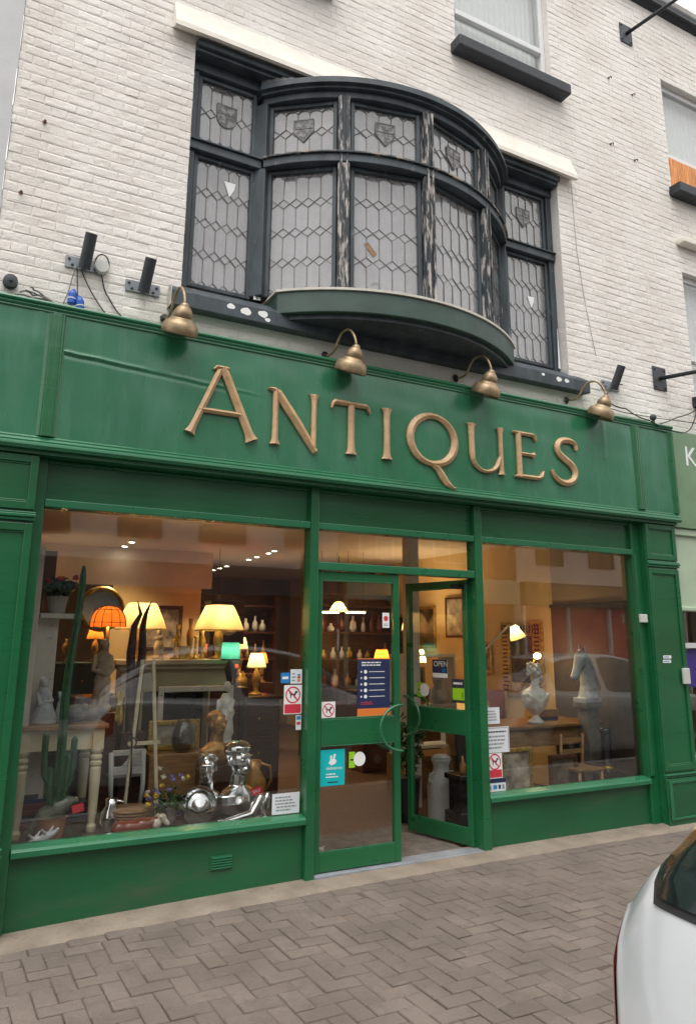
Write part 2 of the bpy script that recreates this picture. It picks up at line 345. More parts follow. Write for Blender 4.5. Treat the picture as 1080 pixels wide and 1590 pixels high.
# pavers: 90-degree herringbone behind a stretcher row, each a piece of the pavement
U = .104; L_, W_, G_ = .2, .1, .004
def paver_mesh(lx, ly, k):
    r_ = random.Random(k); mb = MB(); b = .006; h = .05
    j = lambda: r_.uniform(-.0012, .0012)
    rings = []
    for ins, z in ((0, -h), (0, -b+j()), (b*.5, -b*.25), (b*1.3, 0)):
        rings.append([Vector((sx*(lx/2-ins)+j(), sy*(ly/2-ins)+j(), z+(j() if z == 0 else 0))) for sx, sy in ((-1, -1), (1, -1), (1, 1), (-1, 1))])
    mb.loft(rings, False); mb.add(rings[-1], [(0, 1, 2, 3)])
    me = bpy.data.meshes.new('paver'); me.from_pydata(mb.v, [], mb.f); me.materials.append(M['paver']); me.update()
    bm = bmesh.new(); bm.from_mesh(me); bmesh.ops.recalc_face_normals(bm, faces=bm.faces); bm.to_mesh(me); bm.free(); return me
PV = {0: [paver_mesh(L_, W_, k) for k in range(6)], 1: [paver_mesh(W_, L_, 20+k) for k in range(6)]}
spots = []
x = -1.5
while x < 9.5:
    spots.append((x, -.278, 0)); x += .206
for c in range(-12, 92):
    for q in range(0, 27):          # q counts rows outwards from the wall
        if (c+q) % 4 == 0: spots.append(((c+1)*U, -.335-(q+.5)*U, 0))
        if (c+q) % 4 == 2: spots.append(((c+.5)*U, -.335-(q+1)*U, 1))
for c in range(-12, 92):            # fill the triangles left along the first row
    if c % 4 == 3: spots.append(((c+.5)*U, -.335-.5*U, 2))
PV[2] = [paver_mesh(W_, W_, 40+k) for k in range(3)]
cand = []
for x, y, k in spots:
    if y < KERB_Y+.17: continue
    z = zg(x, y)+rnd.uniform(-.003, .003)+.006*noise.noise(Vector((x*1.3, y*1.3, 4))); cand.append((in_view((x, y, z)) or 99+abs(x), x, y, z, k))
cand.sort(); stuff = MB(); sv = []; sf = []
for i, (d, x, y, z, k) in enumerate(cand):
    me = rnd.choice(PV[k]); tx, ty, tz = rnd.uniform(-.02, .02), rnd.uniform(-.02, .02), rnd.uniform(-.018, .018)
    if i < 300:
        o = link(bpy.data.objects.new('paver', me)); o.location = (x, y, z); o.rotation_euler = (tx, ty, tz); o.parent = pavement
    else:
        n0 = len(sv); Mx = Matrix.Translation((x, y, z)) @ Matrix.Rotation(tz, 4, 'Z') @ Matrix.Rotation(tx, 4, 'X')
        sv += [Mx @ v.co for v in me.vertices]; sf += [[n0+a for a in p.vertices] for p in me.polygons]
stuff.add(sv, sf); tag(stuff.build('paver_field', 'paver', pavement), kind='stuff')

# ------------------------------------------------------------------ white brick building
building = thing('brick_building', (4, .2, 3), 'white painted brick upper storeys of the terrace above the green shopfront', 'building')
WX0, WX1, WZ0, WZ1, WY = .09, 11.0, 3.0, 9.38, .056
BAY = (1.36, 5.28, 4.15, 6.38)
OPEN = [BAY, (4.0, 5.30, 7.50, 9.05), (1.17, 2.47, 7.50, 9.05), (7.13, 8.35, 6.86, 8.37), (7.16, 8.35, 4.25, 5.78)]
xs = sorted({WX0, WX1} | {v for o in OPEN for v in o[:2]}); zs = sorted({WZ0, WZ1} | {v for o in OPEN for v in o[2:]})
mb = MB()
for i in range(len(xs)-1):
    for j in range(len(zs)-1):
        cx, cz = (xs[i]+xs[i+1])/2, (zs[j]+zs[j+1])/2
        if any(a < cx < b and c < cz < d for a, b, c, d in OPEN): continue
        for y in (WY, .32): mb.add([(xs[i], y, zs[j]), (xs[i+1], y, zs[j]), (xs[i+1], y, zs[j+1]), (xs[i], y, zs[j+1])], [(0, 1, 2, 3)])
for a, b, c, d in OPEN+[(WX0, WX1, WZ0, WZ1)]:
    for p, q in (((a, c), (b, c)), ((b, c), (b, d)), ((b, d), (a, d)), ((a, d), (a, c))):
        mb.add([(p[0], WY, p[1]), (q[0], WY, q[1]), (q[0], .32, q[1]), (p[0], .32, p[1])], [(0, 1, 2, 3)])
wall = mb.build('wall', 'wall_paint', building)
def brick_geo(w_, h, seed):
    r_ = random.Random(seed); j = lambda s: r_.uniform(-s, s); ringv = []
    for ins, y in ((0, .002), (0, -.0008), (.0045, -.0028), (.013, -.0038)):
        ringv.append([(sx*(w_/2-ins*.55)+j(.0028), y+j(.0010), sz*(h/2-ins)+j(.0024)) for sx, sz in ((-1, -1), (1, -1), (1, 1), (-1, 1))])
    vs_ = [p for q in ringv for p in q]; fs = [(i*4+k, i*4+(k+1) % 4, i*4+4+(k+1) % 4, i*4+4+k) for i in range(3) for k in range(4)]+[(12, 13, 14, 15)]
    return vs_, fs
BM = {}
def brick_mesh(w_, k):
    key = (round(w_, 3), k)
    if key not in BM:
        vs_, fs = brick_geo(w_, .069, hash(key) % 1000); me = bpy.data.meshes.new('brick'); me.from_pydata(vs_, [], fs); me.materials.append(M['wall_paint']); me.update(); BM[key] = me
    return BM[key]
bricks = []
CH = .075; k = 0; z = 3.72
while z < WZ1-.04:
    x = WX0-.3+(0 if k % 2 else .16875); t_ = 0
    while x < WX1:
        w_ = .217 if t_ % 2 == 0 else .1045; segs = [(max(x, WX0+rnd.uniform(-.012, .006)), min(x+w_, WX1))]; z0, z1 = z, z+.069
        for a, b, c, d in OPEN:
            if z1 > c+.02 and z0 < d-.02:
                ns = []
                for s0, s1 in segs:
                    if s1 <= a or s0 >= b: ns.append((s0, s1)); continue
                    if s0 < a: ns.append((s0, a))
                    if s1 > b: ns.append((b, s1))
                segs = ns
        for s0, s1 in segs:
            if s1-s0 > .03: bricks.append((s0, s1, z+.0335))
        x += w_+.0035; t_ += 1
    z += CH; k += 1
bricks = [b for b in bricks if not (1.16 < (b[0]+b[1])/2 < 5.47 and 6.38 < b[2] < 6.64)]
cand = sorted(((in_view(((a+b)/2, WY, z)) or 99+a), a, b, z) for a, b, z in bricks)
cand = [c for c in cand if c[3] > 3.80] + [c for c in cand if c[3] <= 3.80]
sv = []; sf = []
for i, (d, a, b, z) in enumerate(cand):
    me = brick_mesh(b-a, rnd.randrange(5)); y = WY-rnd.uniform(-.0016, .0022); ry = rnd.uniform(-.009, .009); tx = rnd.uniform(-.03, .03)
    if i < 300:
        o = link(bpy.data.objects.new('brick', me)); o.parent = wall; o.location = Vector(((a+b)/2, y, z))-ORG[wall]; o.rotation_euler = (tx, ry, 0)
    else:
        n0 = len(sv); Mx = Matrix.Translation(((a+b)/2, y, z)) @ Matrix.Rotation(ry, 4, 'Y') @ Matrix.Rotation(tx, 4, 'X')
        sv += [Mx @ v.co for v in me.vertices]; sf += [[n0+q for q in p.vertices] for p in me.polygons]
tag(MB().add(sv, sf).build('brickwork', 'wall_paint', wall), kind='stuff')
# parapet coping and gutter
mb = MB().box(WX0, WX1, -.05, .40, 9.46, 9.56); mb.build('coping', 'stone_grey', building, bevel=.01)
mb = MB(); mb.loft([[(x, .05-.11*math.sin(a), 9.44-.10*math.cos(a)) for a in [R(q) for q in range(-10, 200, 15)]] for x in (WX0, WX1)], False, False)
mb.box(WX0, WX1, -.055, .055, 9.37, 9.46); mb.build('gutter', 'dark_paint', building, bevel=.006)
# rendered drip board over the bay
mb = MB()
def board(x0, x1, seed):
    rows = []
    for i in range(25):
        x = x0+(x1-x0)*i/24; j = .008*noise.noise(Vector((x*2.2, seed, 0)))
        rows.append([(x, WY-.004, 6.665), (x, .025+j, 6.655+j*2), (x, -.030+j, 6.50+j), (x, -.066+j, 6.415+j*1.4), (x, -.068+j, 6.368+j*1.6), (x, -.045+j, 6.362+j), (x, WY, 6.43)])
    mb.loft(rows, True, True)
board(1.16, 5.47, 3); mb.build('drip_board', 'lintel_paint', building)
# windows of the upper floors
def sash_window(x0, x1, z0, z1, sill0, sill1, name='window', sillm='dark_paint'):
    f = MB(); y0, y1 = .13, .20; fwid = .06
    f.box(x0+.002, x0+fwid, y0, y1, z0+.002, z1-.002); f.box(x1-fwid, x1-.002, y0, y1, z0+.002, z1-.002); f.box(x0+fwid, x1-fwid, y0, y1, z0+.002, z0+.07); f.box(x0+fwid, x1-fwid, y0, y1, z1-.07, z1-.002)
    zm = z0+.50 if z1-z0 > 1.5 else (z0+z1)/2
    f.box(x0+fwid, x1-fwid, y0-.012, y1-.01, zm-.03, zm+.035)
    win = f.build(name, 'upvc', building, bevel=.006)
    MB().box(x0+fwid, x1-fwid, .162, .168, z0+.07, zm-.03).build('pane', 'upper_glass', win)
    MB().box(x0+fwid, x1-fwid, .150, .156, zm+.035, z1-.07).build('pane', 'upper_glass', win)
    MB().box(sill0, sill1, -.10, .125, z0-.13, z0-.004).build('sill', sillm, win, bevel=.012)
    return win, zm
def net(mb, x0, x1, y, z0, z1, amp=.007, n=90):
    rows = []
    for z in (z0, z1): rows.append([(x0+(x1-x0)*i/n, y+amp*math.sin(i*1.15+.7*math.sin(i*.31)), z) for i in range(n+1)])
    return mb.loft(rows, False, False)
for (x0, x1, z0, z1), sl, lab in ((OPEN[1], (3.94, 5.43), 'white net curtain in the upstairs window above the bay'), (OPEN[2], (1.08, 2.60), 'white net curtain in the upstairs window cut off by the top edge')):
    sash_window(x0, x1, z0, z1, *sl); solo(net(MB(), x0+.03, x1-.03, .26, z0-.02, z1), 'net_curtain', 'net', lab, 'curtain')
win, zm = sash_window(*OPEN[3], 7.08, 8.42)
solo(net(MB(), 7.16, 8.3, .27, zm-.05, 8.35), 'net_curtain', 'net', 'pale net curtain in the upper window at the right edge', 'curtain')
t_ = thing('window_board', (7.74, .11, 6.93), 'orange brown board filling the lower half of the upper right window', 'board')
for k in range(8): MB().box(7.20+k*.136, 7.333+k*.136, .100+.003*(k % 2), .125, 6.935, zm-.032).build('plank', 'blind_orange', t_, bevel=.003)
sash_window(*OPEN[4], 7.10, 8.42)
solo(net(MB(), 7.2, 8.3, .27, 4.25, 5.75), 'net_curtain', 'net', 'net curtain in the first floor window at the right edge', 'curtain')
MB().box(7.10, 7.9, -.06, .05, 6.10, 6.17).build('stone_ledge', 'lintel_paint', building, bevel=.015)
# rooms behind the upper windows
mb = MB().add([(.2, .34, 3.9), (10.8, .34, 3.9), (10.8, 3.2, 3.9), (.2, 3.2, 3.9), (.2, .34, 9.3), (10.8, .34, 9.3), (10.8, 3.2, 9.3), (.2, 3.2, 9.3)], [(0, 1, 2, 3), (4, 5, 6, 7), (1, 2, 6, 5), (2, 3, 7, 6), (3, 0, 4, 7)])
struct(mb, 'upper_room', 'wall_dim')
# grey neighbour on the left
mb = MB()
vs_ = []; n = 60
for i in range(n+1):
    z = 3.76+6.2*i/n; vs_ += [(.088+.010*noise.noise(Vector((0, 0, z*5)))-.006, .045, z), (-5, .045, z)]
mb.add(vs_, [(2*i, 2*i+1, 2*i+3, 2*i+2) for i in range(n)])
g = thing('grey_building', (-2, .2, 0), 'pale grey rendered wall of the neighbouring house, top left corner', 'building')
mb.build('wall', 'render_grey', g); MB().box(-5, .04, .05, .3, 0, 9.9).build('inner_wall', 'render_grey', g)

# ------------------------------------------------------------------ bay window
bay = thing('bay_window', (3.3, .2, 4.0), 'bowed dark timber bay window with diamond leaded lights and heraldic shields', 'bay window')
BC = Vector((3.3, 1.30, 0)); BR = 1.70
def arc(r_, x):
    return BC.y-math.sqrt(r_*r_-(x-BC.x)**2)
NX = [2.02, 2.58, 3.30, 4.02, 4.58]
NODE = [Vector((x, arc(BR, x), 0)) for x in NX]
def arcpts(r_, x0, x1, n=40): return [(x0+(x1-x0)*i/n, arc(r_, x0+(x1-x0)*i/n)) for i in range(n+1)]
# sill beam with a sloping top
mb = MB(); mb.prism([(1.27, .14, 4.0), (1.27, -.06, 3.985), (1.27, -.06, 4.10), (1.27, -.045, 4.12), (1.27, .14, 4.24)], (4.17, 0, 0)); mb.build('sill', 'bay_paint', bay, bevel=.006)
mb = MB()
for x, z, r_ in ((1.72, 4.065, .022), (1.84, 4.05, .03), (1.98, 4.06, .028), (2.02, 4.02, .016), (4.83, 4.075, .014), (5.03, 4.06, .024), (5.13, 4.06, .02)):
    mb.loft([[(x+r_*1.5*q*math.cos(a), -.0615-.001*(1-q), z+r_*q*math.sin(a)*(1+.2*math.sin(3*a+x*9))) for a in [2*PI*k/10 for k in range(10)]] for q in (1, .9)], True)
mb.build('paint_patch', 'white_print', bay)
mb = MB().box(1.262, 1.268, -.05, .05, 3.99, 4.15); mb.build('sill_end', 'white_wood', bay)
# curved base
base = []
mb = MB(); A = arcpts(1.80, 2.10, 4.50, 48)
ring = lambda z, A_: [(x, y, z) for x, y in A_]+[(A_[-1][0], .30, z), (A_[0][0], .30, z)]
mb.loft([ring(4.095, A), ring(4.275, A)], True); mb.build('base_slab', 'bay_base', bay, bevel=.008)
mb = MB(); A2 = arcpts(1.815, 2.085, 4.515, 48); mb.loft([ring(4.277, A2), ring(4.297, A2)], True); mb.build('base_lip', 'white_wood', bay)
A3 = arcpts(1.75, 2.16, 4.44, 40); mb = MB().loft([ring(4.06, A3), ring(4.094, A3)], True); mb.build('soffit', 'bay_paint', bay)
# head: frieze, cornice and lead roof
Hh = arcpts(1.735, 2.0, 4.6, 48); mb = MB().loft([ring(6.085, Hh), ring(6.15, Hh)], True); mb.build('frieze', 'bay_paint', bay, bevel=.006)
C1 = arcpts(1.775, 1.97, 4.63, 48); C2 = arcpts(1.81, 1.95, 4.65, 48); C3 = arcpts(1.80, 1.955, 4.645, 48)
mb = MB().loft([ring(6.151, C1), ring(6.178, C1), ring(6.18, C2), ring(6.215, C2), ring(6.222, C3), ring(6.24, C3)], True); mb.build('cornice', 'bay_paint', bay)
mb = MB(); T = [(x, y, 6.241) for x, y in arcpts(1.80, 1.955, 4.645, 48)]; B_ = [(x, .08, 6.40) for x, y in arcpts(1.80, 1.955, 4.645, 48)]; mb.loft([T, B_], False, False); mb.build('lead_roof', 'bay_roof', bay)
mb = MB().box(1.364, 5.276, .03, .14, 6.285, 6.372); mb.box(1.364, 5.276, .141, .31, 6.20, 6.37); mb.box(1.364, 5.276, -.005, .029, 6.315, 6.372); mb.build('head_beam', 'bay_paint', bay, bevel=.008)
# posts at every node, and jamb posts
for i, p in enumerate(NODE):
    d = (p-Vector((BC.x, BC.y, 0))).normalized(); s = Vector((-d.y, d.x, 0)); wdt = .050 if 0 < i < 4 else .06
    for z0, z1 in ((4.299, 5.455), (5.545, 6.084)):
        MB().obox(p+d*.005+Vector((0, 0, (z0+z1)/2)), s*wdt, d*.05, (0, 0, (z1-z0)/2)).build('mullion', 'bay_peel' if 0 < i < 4 else 'bay_paint', bay, bevel=.008)
    if 0 < i < 4:
        for sg in (-1, 1): MB().obox(p+d*.058+s*sg*.026+Vector((0, 0, 5.19)), s*.011, d*.012, (0, 0, .89)).build('mullion_bead', 'bay_peel', bay, bevel=.005)
for x in (1.362, 5.208): MB().box(x, x+.07, .16, .27, 4.25, 6.199).build('jamb', 'bay_paint', bay, bevel=.006)
# transoms
mb = MB()
for ya, yb, z0, z1 in ((.135, .27, 5.455, 5.53), (.115, .27, 5.531, 5.548)):
    mb.box(1.364, 2.0, ya, yb, z0, z1); mb.box(4.6, 5.276, ya, yb, z0, z1)
mb.build('transom', 'bay_paint', bay, bevel=.006)
o = arcpts(1.765, 2.0, 4.6, 40); i_ = arcpts(1.64, 2.06, 4.54, 40); P1 = [(x, y) for x, y in o]+[(x, y) for x, y in i_[::-1]]
o2 = arcpts(1.785, 1.99, 4.61, 40); P2 = o2+i_[::-1]
def ringslab(Pp, za, zb, nm, mt):
    n = len(Pp)//2; mb = MB(); rows = []
    for k in range(n):
        a, b = Pp[k], Pp[len(Pp)-1-k]; rows.append([(a[0], a[1], za), (a[0], a[1], zb), (b[0], b[1], zb), (b[0], b[1], za)])
    mb.loft(rows, True); return mb.build(nm, mt, bay, bevel=.004)
ringslab(P1, 5.455, 5.526, 'transom', 'bay_paint'); ringslab(P2, 5.527, 5.546, 'transom_moulding', 'bay_peel_h')
def lead_pattern(W, H, cols, rows, h):
    p = W/cols; q = H/rows; full = []; edge = []
    for r_ in range(rows):
        for k in range(cols):
            a, b, m_, y0, y1 = k*p, (k+1)*p, (k+.5)*p, r_*q, (r_+1)*q
            full.append([(a, y0+h), (m_, y0), (b, y0+h), (b, y1-h), (m_, y1), (a, y1-h)])
    for r_ in range(rows+1):
        for k in range(cols+1):
            x, y = k*p, r_*q; poly = [(x-p/2, y), (x, y-h), (x+p/2, y), (x, y+h)]
            if 0 < k < cols and 0 < r_ < rows: full.append(poly)
            else:
                pl = [(min(max(u, 0), W), min(max(v, 0), H)) for u, v in poly]; out_ = []
                for c in pl:
                    if not out_ or (abs(out_[-1][0]-c[0])+abs(out_[-1][1]-c[1]) > 1e-6): out_.append(c)
                if out_ and abs(out_[0][0]-out_[-1][0])+abs(out_[0][1]-out_[-1][1]) < 1e-6: out_.pop()
                if len(out_) >= 3: edge.append(out_)
    return full, edge
def leaded(O, e, nrm, W, z0, z1, rows, shield=None, cols=5, lab=None):
    """O: left foot point in plan; e along; nrm outward; builds frame (part) with panes and cames (sub-parts)"""
    O, e, nrm = Vector(O), Vector(e), Vector(nrm); Z = Vector((0, 0, 1)); fr = .037
    at = lambda u, v, d=0: O+e*u+Z*(z0+v)+nrm*d
    H = z1-z0; mb = MB()
    for u0, u1, v0, v1 in ((.002, fr, .002, H-.002), (W-fr, W-.002, .002, H-.002), (fr, W-fr, .002, fr), (fr, W-fr, H-fr, H-.002)):
        mb.obox(at((u0+u1)/2, (v0+v1)/2), e*(u1-u0)/2, nrm*.026, Z*(v1-v0)/2)
    light = mb.build('leaded_light', 'bay_paint', bay, bevel=.006)
    w_, h_ = W-2*fr, H-2*fr; full, edge = lead_pattern(w_, h_, cols, rows, .043)
    Lp = lambda u, v, d: at(u+fr, v+fr, d)
    def pane(mbx, poly):
        cu = sum(q[0] for q in poly)/len(poly); cv = sum(q[1] for q in poly)/len(poly); a, b = rnd.gauss(0, .02), rnd.gauss(0, .02)
        mbx.prism([Lp(u, v, -.003+(u-cu)*a+(v-cv)*b) for u, v in poly], nrm*-.003)
    for poly in full:
        m1 = MB(); pane(m1, poly); m1.build('pane', 'bay_glass', light)
    m1 = MB()
    for poly in edge: pane(m1, poly)
    tag(m1.build('edge_panes', 'bay_glass', light), kind='stuff')
    seen = set(); m1 = MB()
    for poly in full+edge:
        for k in range(len(poly)):
            a, b = poly[k], poly[(k+1) % len(poly)]; key = tuple(sorted(((round(a[0], 3), round(a[1], 3)), (round(b[0], 3), round(b[1], 3)))))
            if key in seen or (abs(a[1]-b[1]) < 1e-4 and (a[1] < .001 or a[1] > h_-.001)) or (abs(a[0]-b[0]) < 1e-4 and (a[0] < .001 or a[0] > w_-.001)): continue
            seen.add(key); A_, B_ = Lp(*a, 0), Lp(*b, 0); dd = (B_-A_); ln = dd.length; dd.normalize(); m1.obox((A_+B_)/2, dd*(ln/2+.001), nrm.cross(dd)*.0021, nrm*.003)
    m1.build('lead_came', 'lead_came', light)
    if shield:
        cx, cy, sw, sh = w_/2, h_*.53, .085, .105; pts = [(-sw, sh), (sw, sh)]
        for k in range(9): a = PI*k/8; pts.append((sw*math.cos(a), -.02*sh-sh*.98*math.sin(a)**.9 if shield == 'round' else -sh*.1-sh*.9*(1-abs(math.cos(a)))))
        ded = []
        for q in pts:
            if not ded or abs(q[0]-ded[-1][0])+abs(q[1]-ded[-1][1]) > .004: ded.append(q)
        MB().prism([Lp(cx+u, cy+v, .006) for u, v in ded], nrm*-.005).build('shield', 'shield_glass', light)
        m1 = MB()
        for k in range(len(ded)):
            a, b = ded[k], ded[(k+1) % len(ded)]; A_, B_ = Lp(cx+a[0], cy+a[1], .006), Lp(cx+b[0], cy+b[1], .006); dd = B_-A_; ln = dd.length; dd.normalize(); m1.obox((A_+B_)/2, dd*(ln/2+.002), nrm.cross(dd)*.0035, nrm*.003)
        for u in (0,): m1.obox(Lp(cx+u, cy, .0075), e*.003, nrm*.002, Z*sh*.9)
        m1.obox(Lp(cx, cy+sh*.2, .0075), e*sw, nrm*.002, Z*.003)
        m1.build('shield_lead', 'lead_came', light)
    return light, Lp, w_, h_
fl = []
for x0, x1, sh in ((1.434, 1.962, 'round'), (4.640, 5.206, 'point')):
    for z0, z1, rows, s_ in ((4.275, 5.452, 4, None), (5.552, 6.196, 2, sh)):
        fl.append(leaded((x0, .21, 0), (1, 0, 0), (0, -1, 0), x1-x0, z0, z1, rows, s_))
for k in range(4):
    a, b = NODE[k], NODE[k+1]; e = (b-a).normalized(); nrm = Vector((e.y, -e.x, 0)); gap = .054; W = (b-a).length-2*gap
    for z0, z1, rows, s_ in ((4.302, 5.452, 4, None), (5.548, 6.082, 2, 'point')):
        fl.append(leaded(a+e*gap-nrm*.012, e, nrm, W, z0, z1, rows, s_))
# small badges and a stray paper behind the glass
for idx, u, v, w_ in ((0, .62, .84, .05), (2, .60, .60, .045)):
    lt, Lp, ww, hh = fl[idx]; MB().prism([Lp(u*ww-w_, v*hh+w_, .004), Lp(u*ww+w_, v*hh+w_, .004), Lp(u*ww+w_*.8, v*hh-.2*w_, .004), Lp(u*ww, v*hh-1.7*w_, .004)], (0, .003, 0)).build('badge_pane', 'white_print', lt)
lt, Lp, ww, hh = fl[6]
MB().prism([Lp(.16*ww, .40*hh, .004), Lp(.22*ww, .42*hh, .004), Lp(.36*ww, .33*hh, .004), Lp(.30*ww, .30*hh, .004)], (0, .002, 0)).build('torn_paper', 'oak', lt)
# white paint runs on the side posts
mb = MB()
for x, z0, z1, y in ((1.99, 4.27, 4.62, .17), (2.02, 4.27, 4.80, .165), (4.625, 4.28, 4.75, .178), (5.24, 4.27, 4.7, .155)):
    rows = [(x+.006*noise.noise(Vector((x*30, z*9, 0))), z) for z in [z0+(z1-z0)*i/10 for i in range(11)]]
    mb.loft([[(xx-.014*(1-i/13), y-.021+.0, z), (xx+.014*(1-i/13), y-.021, z)] for i, (xx, z) in enumerate(rows)], False, False)
mb.build('paint_run', 'white_print', bay)
solo(net(MB(), 1.42, 2.0, .36, 4.28, 6.2), 'net_curtain', 'net_bay', 'grey net curtain behind the left side light of the bay', 'curtain')
solo(net(MB(), 4.6, 5.22, .36, 4.28, 6.2), 'net_curtain', 'net_bay', 'grey net curtain behind the right side light of the bay', 'curtain')
mb = MB(); rows = []
for z in (4.3, 6.08): rows.append([(x, arc(1.52+.006*math.sin(i*1.2), x), z) for i, x in enumerate([2.16+2.28*k/120 for k in range(121)])])
solo(mb.loft(rows, False, False), 'net_curtain', 'net_bay', 'grey net curtain round the inside of the bow', 'curtain')

# ================================================================== SHOPFRONT
shop = thing('shopfront', (3.3, 0, 0), 'dark green painted timber shopfront with two display windows and double doors', 'shopfront')
FY = -.15
# fascia board with a buckled painted skin
mb = MB(); nx, nz_ = 300, 110; X0, X1, Z0, Z1 = .075, 6.43, 2.79, 3.735; vs_ = []; fs = []
for j in range(nz_+1):
    for i in range(nx+1):
        x = X0+(X1-X0)*i/nx; z = Z0+(Z1-Z0)*j/nz_; d = .004*noise.noise(Vector((x*1.1, z*2.2, 5)))+.0016*noise.noise(Vector((x*4, z*6, 2)))
        zl = 3.445-.055*(x-.55)+.008*noise.noise(Vector((x*7, 0, 0)))
        if .5 < x < 2.1: d += .013*math.exp(-((z-zl)/.0085)**2)*max(0, min(1, (x-.52)*14))*max(0, 1-(x-.52)/1.5)-.007*math.exp(-((z-zl+.022)/.012)**2)*max(0, 1-(x-.52)/1.5)
        if x < .5: d += .006*math.exp(-((x-.40)/.02)**2)*max(0, min(1, (z-3.38)*12))
        if x > 5.2: d += .004*math.exp(-((x-5.47)/.012)**2)*(1 if z > 3.3 else 0)
        vs_.append((x, FY-d, z))
for j in range(nz_):
    for i in range(nx): a = j*(nx+1)+i; fs.append((a, a+1, a+nx+2, a+nx+1))
mb.add(vs_, fs); fascia = mb.build('fascia', 'fascia_sheen_paint', shop, smooth=True)
MB().box(.08, 6.425, FY+.012, .04, 2.80, 3.73).build('fascia_core', 'green_paint', fascia)
def sweep_x(name, prof, x0, x1, mat, parent, bv=.002):
    mb = MB(); mb.prism([(x0, y, z) for y, z in prof], (x1-x0, 0, 0)); return mb.build(name, mat, parent, bevel=bv)
top = [(.045, 3.765), (-.176, 3.762), (-.182, 3.748), (-.178, 3.736), (-.168, 3.733), (-.172, 3.722), (-.166, 3.712), (-.160, 3.708), (-.162, 3.698), (-.154, 3.690), (-.140, 3.690), (-.140, 3.737), (.045, 3.737)]
bot = [(.03, 2.765), (-.170, 2.765), (-.176, 2.776), (-.182, 2.784), (-.180, 2.800), (-.170, 2.806), (-.172, 2.818), (-.164, 2.828), (-.160, 2.832), (-.162, 2.842), (-.154, 2.852), (-.140, 2.852), (-.140, 2.792), (.03, 2.792)]
sweep_x('cornice', top, .06, 6.445, 'green_light', shop); sweep_x('lower_moulding', bot, .06, 6.445, 'green_light', shop)
for xc in (.500, 5.915):
    for sx in (-1, 1):
        mb = MB(); px = [(xc, -.170), (xc+sx*.010, -.172), (xc+sx*.030, -.170), (xc+sx*.034, -.163), (xc+sx*.044, -.166), (xc+sx*.052, -.158), (xc+sx*.062, -.152), (xc+sx*.066, -.143), (xc, -.143)]
        mb.prism([(x, y, 2.854) for x, y in px], (0, 0, .838)); mb.build('fascia_divider', 'green_paint', shop, bevel=.002)
mb = MB().prism([(6.36, -.143, 2.854), (6.375, -.160, 2.854), (6.40, -.168, 2.854), (6.41, -.172, 2.854), (6.44, -.172, 2.854), (6.44, -.143, 2.854)], (0, 0, .838)); mb.build('fascia_divider', 'green_paint', shop, bevel=.002)
MB().box(.085, 6.42, -.135, .04, 2.74, 2.764).build('soffit', 'green_paint', shop)
# pilasters
def pilaster(x0, x1):
    p = MB().box(x0, x1, -.098, .06, 0.002+zg(x0, -.1)-.02, 2.739).build('pilaster', 'green_paint', shop, bevel=.004)
    w_ = x1-x0
    def frame(z0, z1, b=.045, d=.016, nm='panel_moulding', mt='green_paint'):
        mb = MB()
        for (a0, a1, c0, c1) in ((x0+.004, x0+b, z0, z1), (x1-b, x1-.004, z0, z1), (x0+b, x1-b, z0, z0+b), (x0+b, x1-b, z1-b, z1)): mb.box(a0, a1, -.098-d, -.0985, c0, c1)
        mb.box(x0+b+.0, x1-b, -.106, -.0985, z0+b, z0+b+.012); mb.box(x0+b, x1-b, -.106, -.0985, z1-b-.012, z1-b)
        mb.build(nm, mt, p, bevel=.004)
    frame(2.385, 2.735, .05); frame(.46, 2.30, .05)
    for z0, z1, d in ((2.315, 2.335, .022), (2.336, 2.358, .034), (2.359, 2.372, .022), (.405, .422, .022), (.423, .44, .034)):
        MB().box(x0-.008, x1+.008, -.098-d, -.099, z0, z1).build('band', 'green_light', p, bevel=.005)
    zb = min(zg(x0, -.14), zg(x1, -.14))-.03
    MB().box(x0-.012, x1+.012, -.128, -.099, zb, .40).build('plinth', 'green_base', p, bevel=.006)
    mb = MB()
    b = .05
    for (a0, a1, c0, c1) in ((x0+.01, x0+b, .055, .385), (x1-b, x1-.01, .055, .385), (x0+b, x1-b, .055, .075), (x0+b, x1-b, .36, .385)): mb.box(a0, a1, -.138, -.1285, c0, c1)
    mb.build('plinth_moulding', 'green_light', p, bevel=.004)
    return p
pil_r = pilaster(5.985, 6.415); pil_l = pilaster(.055, .485)
# window frame members
def bx(name, x0, x1, y0, y1, z0, z1, mat='green_paint', parent=None, bv=.005): return MB().box(x0, x1, y0, y1, z0, z1).build(name, mat, parent or shop, bevel=bv)
bx('jamb', .487, .548, -.03, .075, -.10, 2.739); bx('jamb', 5.872, 5.983, -.03, .075, 0, 2.739); bx('jamb_moulding', 5.876, 5.93, -.045, -.031, .42, 2.42)
bx('mullion', 2.432, 2.500, -.045, .075, -.055, 2.739); bx('mullion', 3.968, 4.045, -.045, .075, -.03, 2.739)
for x0, x1 in ((.549, 2.431), (2.501, 3.967), (4.046, 5.871)):
    bx('header_panel', x0, x1, .008, .05, 2.476, 2.739, 'green_paint', bv=.003); bx('head_rail', x0, x1, -.040, .07, 2.424, 2.475, 'green_light')
    bx('header_bead', x0, x1, -.012, .007, 2.715, 2.738)
for x0, x1, nm in ((.549, 2.431, 'left'), (4.046, 5.871, 'right')):
    mb = MB(); mb.prism([(x0, .07, .36), (x0, -.055, .358), (x0, -.055, .392), (x0, -.04, .405), (x0, .03, .418), (x0, .07, .418)], (x1-x0, 0, 0)); mb.build('window_sill', 'green_light', shop, bevel=.004)
    bx('stallriser', x0, x1, .002, .06, -.11 if x0 < 1 else -.02, .3585, 'green_base', bv=.003)
    MB().box(x0-.003, x1+.003, .036, .042, .41, 2.43).build('window_pane', 'window_glass', shop)
